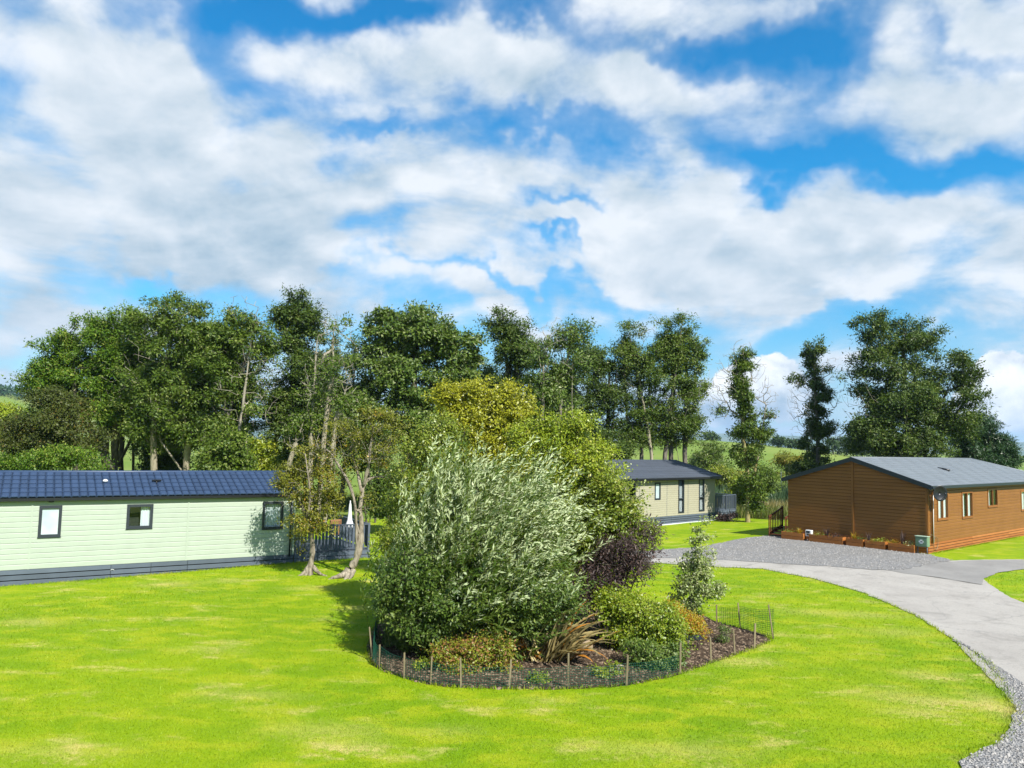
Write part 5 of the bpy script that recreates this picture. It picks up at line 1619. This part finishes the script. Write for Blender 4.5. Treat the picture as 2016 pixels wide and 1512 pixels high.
# ---- phormium: a strap leaved flax, every blade a part
def phormium():
    base = gr(1050, 1300)
    root = empty('flax_plant', tuple(base), 0, 'bronze and orange strap leaved flax at the front of the bed', 'plant', BED)
    rng = random.Random(4)
    for k in range(104):
        right = k % 3 != 0
        a = rng.uniform(-1.1, .55) if right else rng.uniform(1.9, 4.0)
        L = rng.uniform(1.0, 1.75); wd = rng.uniform(.065, .115)
        el = rng.uniform(.45, 1.35); sag = rng.uniform(.5, 1.6)
        ox, oy = rng.gauss(.34 if right else -.22, .2), rng.gauss(0, .12)
        V = []; Fc = []
        p = np.array([ox, oy, 0.0]); nseg = 7
        tw = rng.uniform(-.5, .5)
        for i in range(nseg + 1):
            f = i / nseg
            e = el - sag * f * f
            dv = np.array([math.cos(a) * math.cos(e), math.sin(a) * math.cos(e), math.sin(e)])
            s_ = np.array([-math.sin(a + tw * f), math.cos(a + tw * f), .25 * math.sin(3 * f)])
            w_ = wd * (.6 + .8 * f if f < .5 else 1.0 * (1 - f) * 2 * .98 + .02) * .5
            up = np.cross(dv, s_)
            V += [p + s_ * w_, p - up * w_ * .35, p - s_ * w_]
            p = p + dv * L / nseg
            if p[2] < .02: p[2] = .02
        for i in range(nseg):
            for q in (0, 1):
                Fc.append((3 * i + q, 3 * i + q + 1, 3 * i + q + 4, 3 * i + q + 3))
        MB().add(V, Fc).build('leaf', 'leaf_phorm', root, True)
phormium()
#PART5
# ------------------------------------------------------------------ the island bed: soil, chips, netting fence
bed_px = [(719, 1272), (724, 1300), (746, 1319), (796, 1338), (848, 1350), (908, 1356), (1003, 1358), (1119, 1358), (1233, 1352), (1339, 1329), (1400, 1306), (1447, 1291), (1485, 1278), (1528, 1257),
          (1458, 1237), (1411, 1226), (1385, 1212), (1300, 1196), (1150, 1186), (950, 1186), (800, 1200), (735, 1232)]
bed_poly = smooth_poly([G(*p) for p in bed_px], 1)
soil = drape('soil_bed', bed_poly, .012, 'soil', .5, .02, 8)
def scatter_poly(poly, n, rng):
    xs = [p[0] for p in poly]; ys = [p[1] for p in poly]
    P = np.stack([rng.uniform(min(xs), max(xs), n), rng.uniform(min(ys), max(ys), n)], -1)
    return P[in_poly(P, poly)]
def chips(name, poly, n, size, m, seed, label, cat, off=.015, flat=.35):
    rng = np.random.default_rng(seed)
    P = scatter_poly(poly, n, rng); n = len(P)
    c = np.stack([P[:, 0], P[:, 1], T(P[:, 0], P[:, 1]) + off], -1)
    s = size * rng.uniform(.5, 1.5, (n, 1))
    a = rng.uniform(0, 2 * np.pi, n)
    u = np.stack([np.cos(a), np.sin(a), rng.normal(0, .25, n)], -1); v = np.stack([-np.sin(a), np.cos(a), rng.normal(0, .25, n)], -1)
    asp = rng.uniform(.35, 1, (n, 1))
    top = c + np.stack([np.zeros(n), np.zeros(n), s[:, 0] * flat * 2], -1)
    V = np.stack([c + u * s, c + v * s * asp, c - u * s, c - v * s * asp, top + u * s * .45, top + v * s * asp * .45, top - u * s * .45, top - v * s * asp * .45], 1).reshape(-1, 3)
    e = np.arange(n)[:, None] * 8
    Q = np.concatenate([e + np.array([[4, 5, 6, 7]]), e + np.array([[0, 1, 5, 4]]), e + np.array([[1, 2, 6, 5]]), e + np.array([[2, 3, 7, 6]]), e + np.array([[3, 0, 4, 7]])])
    o = mesh_obj(name, np_mesh(name, V, [Q]), m)
    tag(o, label, cat, kind='stuff')
chips('bark_chips', bed_poly, 15000, .035, 'chip', 11, 'brown bark chips strewn over the soil of the bed', 'bark chips', .012, .2)
chips('loose_gravel', verge_poly, 9000, .022, 'stone', 12, 'loose grey stones along the road edge at the right', 'gravel', .032, .4)
chips('loose_stones', grav_poly, 9000, .022, 'stone', 13, 'loose grey stones on the parking gravel by the cabin', 'gravel', .036, .35)

def bed_fence():
    stakes = [((734, 1302), .72), ((748, 1317), .50), ((796, 1336), .52), ((848, 1348), .55), ((908, 1354), .58), ((1003, 1355), .55), ((1119, 1356), .68), ((1233, 1350), .60), ((1339, 1327), .62),
              ((1400, 1304), .54), ((1447, 1289), .56), ((1485, 1276), .58), ((1523, 1258), .84), ((1458, 1237), .66), ((1411, 1227), .50)]
    root = empty('netting_fence', tuple(gr(1119, 1356)), 0, 'low green plastic netting fence on wooden stakes round the bed', 'fence')
    loc = np.array(root.location)
    rng = np.random.default_rng(3)
    tops = []
    for (p, h) in stakes:
        b = gr(*p)
        w = rng.uniform(.012, .018)
        lean = rng.normal(0, .04, 2)
        t_ = b + np.array([lean[0], lean[1], h])
        m = MB().hexa([b + np.array([-w, -w, -.05]) - loc, b + np.array([w, -w, -.05]) - loc, b + np.array([w, w, -.05]) - loc, b + np.array([-w, w, -.05]) - loc],
                      [t_ + np.array([-w, -w, 0]) - loc, t_ + np.array([w, -w, .008]) - loc, t_ + np.array([w, w, 0]) - loc, t_ + np.array([-w, w, -.006]) - loc])
        m.build('stake', 'stake_wood', root)
        tops.append((b, t_, h))
    def netting(path, hs, cell=.055, r=.0042):
        A, B = [], []
        L = [0]
        for a, b in zip(path[:-1], path[1:]): L.append(L[-1] + np.linalg.norm(b - a))
        L = np.array(L); tot = L[-1]
        def pt(s_):
            i = min(np.searchsorted(L, s_, 'right') - 1, len(path) - 2)
            f = (s_ - L[i]) / (L[i + 1] - L[i])
            sag = .05 * math.sin(math.pi * f)
            return path[i] + (path[i + 1] - path[i]) * f, hs[i] * (1 - f) + hs[i + 1] * f - sag
        n = int(tot / cell)
        cols = [pt(k * cell) for k in range(n)]
        nr = int(max(hs) / cell)
        for k, (p, h) in enumerate(cols):
            j = .012 * math.sin(k * .7)
            A.append(p + np.array([j, 0, .01])); B.append(p + np.array([j * .5, 0, max(h, .05)]))
            if k + 1 < n:
                q, h2 = cols[k + 1]
                for r_ in range(nr + 1):
                    f = r_ / nr
                    A.append(p + np.array([0, 0, .01 + f * (h - .01)])); B.append(q + np.array([0, 0, .01 + f * (h2 - .01)]))
        A, B = np.array(A), np.array(B)
        V, Q = frusta(A - loc, B - loc, np.full(len(A), r), np.full(len(A), r), 3)
        mesh_obj('netting', np_mesh('netting', V, [Q]), 'net', root)
    off = np.array([0, -.02, 0])
    netting([t_[0] + off for t_ in tops[:9]], [.48, .46, .42, .44, .46, .42, .44, .44, .40])
    netting([t_[0] + off for t_ in tops[12:15]], [.74, .58, .46])
    e = [gr(734, 1302) + np.array([.0, .03, 0]), gr(738, 1272), gr(742, 1242)]
    netting(e, [.62, .6, .55], .04, .005)
bed_fence()

def solar_light(px, py, rz, label):
    b = gr(px, py)
    o = empty('solar_light', tuple(b), rz, label, 'solar light', 'solar lights in the bed')
    MB().tube([(0, 0, -.05), (0, 0, .20)], .012, 8).build('stake', 'black_plastic', o, True)
    p = MB().hexa([(-.11, -.07, .20), (.11, -.07, .20), (.11, .07, .28), (-.11, .07, .28)], [(-.11, -.075, .215), (.11, -.075, .215), (.11, .065, .295), (-.11, .065, .295)])
    p.build('panel', 'black_plastic', o, bevel=.004)
    MB().tube([(0, .06, .22), (0, .13, .20)], [.045, .055], 12).build('lamp_head', 'black_plastic', o, True)
solar_light(1359, 1277, R(-25), 'left one of the two small black solar lights on the soil')
solar_light(1374, 1276, R(25), 'right one of the two small black solar lights on the soil')
# a piece of driftwood and a stone in the bed
m = MB().tube([(0, 0, .03), (.12, .05, .09), (.2, .02, .16), (.3, .04, .14)], [.03, .026, .02, .01], 7).tube([(.12, .05, .08), (.2, -.06, .12)], [.018, .008], 6)
o = m.build('dead_branch', 'bark_pale', None, True); o.location = tuple(gr(1200, 1325)); tag(o, 'short pale dead branch lying on the soil right of the flax', 'branch')
bm = bmesh.new(); bmesh.ops.create_icosphere(bm, subdivisions=3, radius=.17)
rg = random.Random(5)
for v in bm.verts:
    n_ = 1 + .10 * math.sin(v.co.x * 17 + 1) + .08 * math.cos(v.co.y * 21) + rg.uniform(-.02, .02)
    v.co = Vector((v.co.x * 1.2 * n_, v.co.y * .9 * n_, v.co.z * .8 * n_))
me = bpy.data.meshes.new('boulder'); bm.to_mesh(me); bm.free()
mat('sandstone', lambda t: t.prin(t.mix(t.noise(pos(t), 9, 5, .65), (.22, .16, .10), (.42, .33, .22)), .9, .15, 0, t.bump(t.noise(pos(t), 25, 4, .6), .5, .02)))
o = mesh_obj('boulder', me, 'sandstone'); b_ = gr(1150, 1282); o.location = (b_[0], b_[1], .12); tag(o, 'tan boulder at the right side of the flax', 'boulder')

# ------------------------------------------------------------------ planters and boxes along the brown gable
def strap_plant(loc, n, L, wd, m, seed, label, el=(.6, 1.4), sag=(.3, 1.2), name='spiky_plant', group='plants in the wooden planters'):
    root = empty(name, tuple(loc), 0, label, 'plant', group)
    rng = random.Random(seed)
    b = MB()
    for k in range(n):
        a = rng.uniform(0, 2 * math.pi); Lk = L * rng.uniform(.6, 1.1); e0 = rng.uniform(*el); sg = rng.uniform(*sag)
        p = np.array([rng.gauss(0, .03), rng.gauss(0, .03), 0.]); V = []; Fc = []
        for i in range(5):
            f = i / 4; e = e0 - sg * f
            s_ = np.array([-math.sin(a), math.cos(a), 0]); w_ = wd * (1 - f) ** .6 * .5 + .001
            V += [p + s_ * w_, p - s_ * w_]
            p = p + np.array([math.cos(a) * math.cos(e), math.sin(a) * math.cos(e), math.sin(e)]) * Lk / 4
        for i in range(4): Fc.append((2 * i, 2 * i + 1, 2 * i + 3, 2 * i + 2))
        b.add(V, Fc)
    b.build_raw('leaves', m, root)
    return root
def leafy(loc, r, n, m, seed, label, lf=(.06, .035), group='plants in the wooden planters', name='bedding_plant', h=.16):
    rng = np.random.default_rng(seed)
    root = empty(name, tuple(loc), 0, label, 'plant', group)
    P = rng.normal(size=(n, 3)) * np.array([r, r * .7, h * .5]); P[:, 2] = np.abs(P[:, 2]) + .01
    V, Q = leaf_arrays(P, rng.normal(size=P.shape) + np.array([0, 0, .5]), rng, *lf)
    leaf_obj('leaves', V, Q, m, root)
    b = MB()
    for k in range(8):
        q = P[k]; b.tube([(q[0] * .2, q[1] * .2, -.03), tuple(q * .95)], .004, 4)
    b.build('stems', 'leaf_willow', root)
mat('petal', lambda t: t.prin((.75, .73, .68), .7, .1))
def planters():
    fr, base, W = BROWN
    g0 = ground_local(fr)
    spans = [(1538, 1581.5, 1070), (1592, 1659, 1076), (1665.5, 1699, 1083), (1703, 1742.5, 1086), (1748.5, 1800, 1092)]
    labs = ['short wooden planter nearest the brown steps', 'long wooden planter right of the white meter box', 'wooden planter left of the two that touch end to end',
            'wooden planter right of the two that touch end to end', 'wooden planter beside the green cabinet']
    res = []
    for i, (a, b, pb) in enumerate(spans):
        x1 = -.62
        ya = fr.end(a, pb, x1)[0]; yb = fr.end(b, pb, x1)[0]
        y0, y1 = min(ya, yb), max(ya, yb)
        o = empty('wooden_planter', tuple(fr.o + fr.d * x1 + fr.i * y0 + np.array([0, 0, g0(x1, (y0 + y1) / 2) + .02])), fr.rz, labs[i], 'planter', 'wooden planters along the gable')
        L = y1 - y0; h = .36; d_ = .36
        for k in range(2):
            z0, z1 = .01 + k * h / 2, (k + 1) * h / 2 - .004
            MB().box(0, .025, 0, L, z0, z1).build('side_board', 'planter_wood', o, bevel=.003)
            MB().box(d_ - .025, d_, 0, L, z0, z1).build('side_board', 'planter_wood', o, bevel=.003)
            MB().box(.026, d_ - .026, 0, .025, z0, z1).build('end_board', 'planter_wood', o)
            MB().box(.026, d_ - .026, L - .025, L, z0, z1).build('end_board', 'planter_wood', o)
        MB().box(.026, d_ - .026, .026, L - .026, .03, h - .05).build('soil_fill', 'soil', o)
        res.append((fr.o + fr.d * (x1 + d_ / 2) + fr.i * y0 + np.array([0, 0, g0(x1, (y0 + y1) / 2) + .02 + h - .05]), L))
    def P(i, f): return res[i][0] + fr.i * res[i][1] * f
    strap_plant(P(0, .25), 46, .38, .022, 'leaf_gold', 1, 'yellow grassy plant in the planter nearest the steps')
    leafy(P(0, .72), .14, 110, 'leaf_privet', 2, 'green trailing plant in the planter nearest the steps')
    leafy(P(1, .72), .20, 150, 'leaf_privet', 3, 'low green plant at the left of the long planter', (.05, .03))
    strap_plant(P(1, .52), 22, .55, .03, 'leaf_purple', 4, 'dark red spiky plant in the long planter', (1.0, 1.5), (.1, .6))
    leafy(P(1, .25), .16, 140, 'leaf_purple', 5, 'purple leafy plant at the right of the long planter')
    strap_plant(P(2, .62), 50, .40, .02, 'leaf_gold', 6, 'pale yellow grass arching from the left touching planter')
    leafy(P(2, .2), .14, 120, 'leaf_willow', 7, 'dark green plant in the left touching planter')
    strap_plant(P(3, .9), 20, .55, .03, 'leaf_purple', 8, 'dark red spiky plant in the right touching planter', (.8, 1.5), (.2, .8))
    leafy(P(3, .4), .18, 160, 'leaf_fresh', 9, 'light green trailing plant in the right touching planter')
    leafy(P(4, .80), .16, 130, 'leaf_gold', 10, 'yellow leafy plant in the planter beside the cabinet')
    strap_plant(P(4, .5), 24, .65, .028, 'leaf_purple', 11, 'tall dark spiky plant in the planter beside the cabinet', (1.1, 1.52), (.0, .5))
    leafy(P(4, .2), .16, 130, 'leaf_varie', 12, 'cream leaved plant in the planter beside the cabinet')
    # white meter box on a post between the first planters
    y, z = fr.end(1593, 1050, -.40)
    o = empty('meter_box', tuple(fr.o + fr.d * -.40 + fr.i * y + np.array([0, 0, g0(-.4, y)])), fr.rz, 'white meter box on a dark post between the first two planters', 'meter box')
    zz = z - g0(-.4, y)
    MB().box(-.02, .06, -.05, .05, 0, zz - .1).build('post', 'rail_wood', o)
    MB().box(-.10, .10, -.15, .15, zz - .14, zz + .16).build('casing', 'white_plastic', o, bevel=.012)
    MB().box(-.112, -.102, -.08, .10, zz + .02, zz + .12).build('dial_window', 'fascia', o)
    MB().box(-.112, -.102, -.06, .07, zz - .09, zz - .01).build('socket', 'fascia', o)
    # green service cabinet at the corner
    y0, z0 = fr.end(1826, 1078, -.55); y1, z1 = fr.end(1801.5, 1056, -.55)
    yl, yh = min(y0, y1), max(y0, y1); zb = z0 - g0(-.5, yl)
    o = empty('service_cabinet', tuple(fr.o + fr.d * -.55 + fr.i * yl + np.array([0, 0, g0(-.5, yl)])), fr.rz, 'pale green electricity cabinet on legs at the near corner', 'cabinet')
    w = yh - yl; zt = z1 - g0(-.5, yl)
    paint('cabinet_green', (.165, .270, .165), .45, .35, .02, .06)
    paint('cabinet_pale', (.36, .46, .34), .45, .35, .02, .06)
    MB().box(0, .28, 0, w, zb, zt).build('casing', 'cabinet_green', o, bevel=.02)
    MB().box(-.012, -.001, .04, w - .04, zb + .05, zt - .06).build('door', 'cabinet_green', o, bevel=.004)
    MB().box(-.02, .30, -.02, w + .02, zt + .002, zt + .04).build('lid', 'cabinet_pale', o, bevel=.012)
    em = MB()
    c = w / 2; zc = (zb + zt) / 2
    em.box(-.019, -.013, c - .10, c + .10, zc - .02, zc + .05).box(-.019, -.013, c - .05, c + .05, zc + .052, zc + .10).box(-.019, -.013, c - .06, c + .06, zc - .075, zc - .025)
    em.build('emblem', 'white_plastic', o)
    MB().box(-.024, -.020, c - .06, c + .03, zc - .005, zc + .03).build('emblem_mark', 'fascia', o)
    for yy in (.06, w - .06):
        MB().tube([(.12, yy, 0), (.12, yy, zb + .01)], .022, 8).build('leg', 'skirt_grey', o, True)
    # coiled cable on the side wall
    pts = []
    for k in range(26):
        a = 2 * math.pi * k / 20 + 1.2
        pts.append((.72 + .24 * math.cos(a), -.07 - .01 * math.sin(a * 3), .42 + .27 * math.sin(a)))
    pts = [(.02, -.06, .84), (.25, -.09, .80), (.5, -.08, .72)] + pts
    q = MB().tube([fr.o * 0 + np.array(p) for p in pts], .011, 6).build('hose', 'stake_wood', None, True)
    q.location = tuple(fr.o); q.rotation_euler = (0, 0, fr.rz)
    q.location.z = fr.o[2] + g0(.5, 0)
    tag(q, 'pale coiled hose hanging low on the cabin corner', 'hose')
planters()
# little red shrub at the cream lodge verandah
g_ = gr(1425, 1026)
shrub('red_shrub', 'small reddish shrub at the foot of the cream lodge verandah', 1425, 1026, 49.8, [(1425, 1019, 14, 8), (1440, 1016, 8, 6)], 60, 22, 'leaf_purple', 95, (.09, .05), .12, group=None, stems=3)

# ------------------------------------------------------------------ grass: blades on the near lawn, tall growth beyond
def blades(name, P, h, w, m, seed, label, cat, lean=.35, single=False):
    rng = np.random.default_rng(seed)
    n = len(P)
    a = rng.uniform(0, 2 * np.pi, n)
    s = np.stack([np.cos(a), np.sin(a), np.zeros(n)], -1)
    ld = rng.normal(0, lean, (n, 2)) + np.array([.1, .0])
    hh = h * rng.uniform(.6, 1.25, n)
    ww = (w * rng.uniform(.7, 1.3, n))[:, None]
    tip = P + np.stack([ld[:, 0] * hh, ld[:, 1] * hh, hh], -1)
    if single:
        V = np.stack([P - s * ww, P + s * ww, tip], 1).reshape(-1, 3)
        fc = [np.arange(n * 3).reshape(n, 3)]
    else:
        mid = P + np.stack([ld[:, 0] * hh * .3, ld[:, 1] * hh * .3, hh * .55], -1)
        V = np.stack([P - s * ww, P + s * ww, mid + s * ww * .75, tip, mid - s * ww * .75], 1).reshape(-1, 3)
        e = np.arange(n)[:, None] * 5
        fc = [e + np.array([[0, 1, 2, 4]]), e + np.array([[4, 2, 3]])]
    o = mesh_obj(name, np_mesh(name, V, fc), m)
    tag(o, label, cat, kind='stuff')
def lawn_blades():
    rng = np.random.default_rng(21)
    n = 400000
    # even cover as seen: denser close to the viewpoint
    Y = 1 / rng.uniform(1 / 33., 1 / 8.2, n)
    X = Y * rng.uniform(-.90, .90, n)
    P = np.stack([X, Y], -1)
    k = ~in_poly(P, bed_poly) & ~in_poly(P, road_poly) & ~in_poly(P, smooth_poly(verge_poly, 1)) & ~in_poly(P, smooth_poly(grav_poly, 1))
    # keep off the lodge footprint
    fr = Frame(-8.03, 29.38, 58.31, 0.0)
    rel = P - fr.o[:2]; s = rel @ fr.d[:2]; t_ = rel @ fr.i[:2]
    k &= ~((t_ > -.04) & (s < 3.2))
    fr, base, W = BROWN
    rel = P - fr.o[:2]; s = rel @ fr.d[:2]; t_ = rel @ fr.i[:2]
    k &= ~((t_ > -.1) & (s > -.1))
    P = P[k]; Y = P[:, 1]
    Z = T(P[:, 0], Y)
    P3 = np.stack([P[:, 0], Y, Z], -1)
    blades('grass_blades', P3, .028 * (.8 + Y / 40), .0052 * (Y / 12), 'blade', 22, 'short mown bright green grass over the whole lawn', 'grass', .5, True)
lawn_blades()
def edge_tufts():
    rng = np.random.default_rng(31)
    P = []
    for poly, k in ((bed_poly, 90), (ri[:13], 70)):
        pts = [np.array(p[:2]) for p in poly]
        for a, b in zip(pts, pts[1:] + ([pts[0]] if poly is bed_poly else [])) if poly is bed_poly else zip(pts[:-1], pts[1:]):
            L = np.linalg.norm(b - a); m = int(L * k)
            f = rng.uniform(0, 1, (m, 1))
            P.append(a + (b - a) * f + rng.normal(0, .035, (m, 2)))
    for poly in ([G(1890, 1500), G(1925, 1478), G(1965, 1462), G(1990, 1430), G(1995, 1395), G(1975, 1350), G(1955, 1318), G(1915, 1284)],):
        pts = [np.array(p) for p in poly]
        for a, b in zip(pts[:-1], pts[1:]):
            L = np.linalg.norm(b - a); m = int(L * 120); f = rng.uniform(0, 1, (m, 1))
            P.append(a + (b - a) * f + rng.normal(0, .07, (m, 2)))
    # along the lodge skirtings
    for fr, x0, x1, y in ((Frame(-8.03, 29.38, 58.31, 0.0), -11.6, 2.9, -.07), (BROWN[0], .2, 12, -.1)):
        m = int((x1 - x0) * 130); s = rng.uniform(x0, x1, (m, 1)); t_ = y - np.abs(rng.normal(0, .05, (m, 1)))
        P.append(fr.o[:2] + fr.d[:2] * s + fr.i[:2] * t_)
    P = np.concatenate(P)
    P3 = np.stack([P[:, 0], P[:, 1], T(P[:, 0], P[:, 1])], -1)
    blades('edge_grass', P3, .075, .006, 'blade', 32, 'longer grass fringing the bed, road edge and skirtings', 'grass', .5)
edge_tufts()
def tall_growth():
    rng = np.random.default_rng(41)
    def area(x0, x1, y0, y1, n): 
        P = np.stack([rng.uniform(x0, x1, n), rng.uniform(y0, y1, n)], -1)
        return P
    def lift(P): return np.stack([P[:, 0], P[:, 1], T(P[:, 0], P[:, 1]) - .03], -1)
    P = area(14, 30, 52.6, 57, 9000)
    blades('tall_grass', lift(P), .75, .016, 'leaf_tall', 42, 'long rough grass beyond the far lawn by the cabin', 'grass', .3)
    P = area(15.5, 30, 57.0, 59.5, 4200)
    blades('dry_grass', lift(P), .95, .016, 'leaf_dry', 43, 'straw coloured dry grass in front of the reeds', 'grass', .3)
    P = area(15, 32, 59.5, 68, 9000)
    blades('reeds', lift(P), 1.75, .024, 'leaf_reed', 44, 'blue green reeds growing left of the brown cabin', 'reeds', .2)
    P = area(13, 60, 70, 92, 9000)
    blades('rough_grass', lift(P), 1.0, .035, 'leaf_tall', 45, 'yellowish rough grass at the edge of the field', 'grass', .3)
    P = area(-40, 16, 53, 62, 9000)
    blades('woodland_grass', lift(P), .7, .03, 'leaf_tall', 46, 'rough grass growing under the tree belt', 'grass', .3)
tall_growth()

# ------------------------------------------------------------------ the country beyond
def marker_post():
    b = base_at(1538, 78)
    t_ = at(1538, 906, 78)
    o = empty('marker_post', tuple(b), 0, 'thin post with a white box on top in the field', 'post')
    h = t_[2] - b[2]
    MB().tube([(0, 0, -.1), (0, 0, h - .2)], .035, 8).build('pole', 'skirt_grey', o, True)
    MB().box(-.17, .17, -.12, .12, h - .38, h + .30).build('box', 'white_plastic', o, bevel=.03)
marker_post()
FAR = 'distant trees along the field hedges'
def far_tree(px, Y, w, h, seed, label, lm='leaf_far', n=26, name='distant_tree', py=None):
    b = base_at(px, Y)
    k = Y / F
    rng = np.random.default_rng(seed)
    W_, H_ = w * k, h * k
    lobes = []
    for _ in range(5):
        lobes.append((b + np.array([rng.uniform(-.3, .3) * W_, rng.uniform(-.3, .3) * W_, H_ * rng.uniform(.45, .75)]), (W_ * rng.uniform(.22, .36), W_ * .3, H_ * rng.uniform(.2, .3))))
    lobes.append((b + np.array([0, 0, H_ * .62]), (W_ * .4, W_ * .4, H_ * .32)))
    sc = max(.35, Y / 330.)
    plant(name, label, 'tree', b, lobes, 46, n, (1.0 * sc, .55 * sc), lm, 'bark_dark', .3 * sc, seed, FAR, None, .8 * sc, tip_r=.03 * sc, step=1.5, minz=.5)
for i, (px, Y, w, h, lab) in enumerate([
        (1400, 330, 24, 14, 'windswept lone tree on the skyline left of the ivy clad tree'), (1532, 285, 30, 20, 'round distant tree at the left of the far hedge'), (1556, 300, 22, 15, 'lower distant tree in the far hedge right of the round one'),
        (1578, 300, 24, 14, 'smallest distant tree in the far hedge near the slender ivy tree'), (1642, 270, 34, 32, 'tall distant tree just right of the slender ivy tree'), (1668, 275, 34, 36, 'broad distant tree left of the cabin roof apex'),
        (1700, 260, 40, 30, 'distant tree behind the cabin roof apex'), (1690, 190, 30, 24, 'lighter green tree in the near hedge by the roof apex'), (2000, 240, 40, 36, 'distant tree at the right edge of the picture'),
        (1375, 140, 46, 46, 'green field tree right of the cream lodge ridge'), (1425, 150, 30, 28, 'smaller field tree left of the lone ivy clad tree')]):
    far_tree(px, Y, w, h, 120 + i, lab, 'leaf_far' if i not in (7, 9, 10) else 'leaf_syc')
def hedge(pxs, Y, h, wd, n, m, seed, label):
    rng = np.random.default_rng(seed)
    pts = [base_at(p, y) for p, y in zip(pxs, Y)]
    L = np.cumsum([0] + [np.linalg.norm(b - a) for a, b in zip(pts[:-1], pts[1:])])
    s = rng.uniform(0, L[-1], n)
    i = np.clip(np.searchsorted(L, s, 'right') - 1, 0, len(pts) - 2)
    f = ((s - L[i]) / (L[i + 1] - L[i]))[:, None]
    P = np.array(pts)[i] * (1 - f) + np.array(pts)[i + 1] * f
    P[:, :2] += rng.normal(0, wd * .4, (n, 2))
    hv = h * (.75 + .25 * np.sin(s * .31 + 1) * np.cos(s * .13))
    P[:, 2] = T(P[:, 0], P[:, 1]) + rng.uniform(0, 1, n) ** .6 * hv
    sz = .30 * max(1, np.mean(Y) / 120)
    V, Q = leaf_arrays(P, rng.normal(size=P.shape) + np.array([0, 0, .3]), rng, sz, sz * .6, face=rng.normal(size=P.shape) * .6 + np.array([.1, -.4, .6]))
    o = mesh_obj('hedge', np_mesh('hedge', V, [Q]), m)
    tag(o, label, 'hedge', 'field hedges')
hedge([1370, 1440, 1500, 1570, 1660], [118, 116, 114, 112, 110], 2.0, 1.6, 2600, 'leaf_olive', 201, 'brownish near hedge across the field behind the lone trees')
hedge([1440, 1520, 1600, 1700, 1800], [300, 300, 296, 288, 280], 3.0, 2.5, 2200, 'leaf_far', 202, 'dark hedge along the top of the far field')
hedge([-60, 120, 300, 520, 740], [150, 155, 160, 165, 170], 3.0, 2.5, 3000, 'leaf_far', 203, 'dark hedge across the fields behind the tree belt')
hedge([1940, 2016, 2100], [85, 84, 83], 2.8, 2.4, 1800, 'leaf_lime', 204, 'yellow green hedge at the right edge beyond the cabin')
def far_wood():
    rng = np.random.default_rng(77)
    n = 2600
    X = rng.uniform(-620, -470, n); Y = rng.uniform(735, 780, n)
    Z = T(X, Y) + rng.uniform(0, 1, n) ** .7 * (9 + 4 * np.sin(X * .09))
    P = np.stack([X, Y, Z], -1)
    V, Q = leaf_arrays(P, rng.normal(size=P.shape), rng, 3.2, 2.0)
    o = mesh_obj('far_wood', np_mesh('far_wood', V, [Q]), 'leaf_conifer'); tag(o, 'dark conifer wood on top of the hill at the left edge', 'wood', kind='stuff')
far_wood()
def hills():
    n = 240
    az = np.linspace(-math.pi * .55, math.pi * .55, n)
    V = []
    rr = [5000, 5600, 6200, 6700, 7400, 8200]
    for j, (r, kz) in enumerate(zip(rr, (0, .35, .75, 1.0, .8, 0))):
        for i, a in enumerate(az):
            h = 150 + 26 * math.sin(a * 7 + 1.1) + 15 * math.sin(a * 17 + .4) + 8 * math.sin(a * 41 + j)
            h *= .8 + .12 * math.sin(a * 3 + 2) + .05 * math.sin(j * 2.1 + a * 23)
            V.append((r * math.sin(a), r * math.cos(a), h * kz - (3 if kz == 0 else 0)))
    Q = [(j * n + i, j * n + i + 1, (j + 1) * n + i + 1, (j + 1) * n + i) for j in range(len(rr) - 1) for i in range(n - 1)]
    me = np_mesh('hills', np.array(V), [np.array(Q)[:, ::-1]], True)
    tag(mesh_obj('hills', me, 'hill'), kind='structure')
hills()
def haze():
    m = bpy.data.materials.new('haze_air'); m.use_nodes = True
    nt = m.node_tree; nt.nodes.clear()
    v = nt.nodes.new('ShaderNodeVolumePrincipled')
    v.inputs['Color'].default_value = (.50, .72, 1.0, 1)
    v.inputs['Density'].default_value = HAZE
    v.inputs['Anisotropy'].default_value = .1
    o = nt.nodes.new('ShaderNodeOutputMaterial'); nt.links.new(v.outputs[0], o.inputs['Volume'])
    MATS['haze_air'] = m
    b = MB().box(-9300, 9300, -9300, 9300, -8, 260).build('haze', 'haze_air')
    tag(b, 'pale summer haze over the far fields and hills', 'haze', kind='stuff')
HAZE = 1.1e-4
haze()
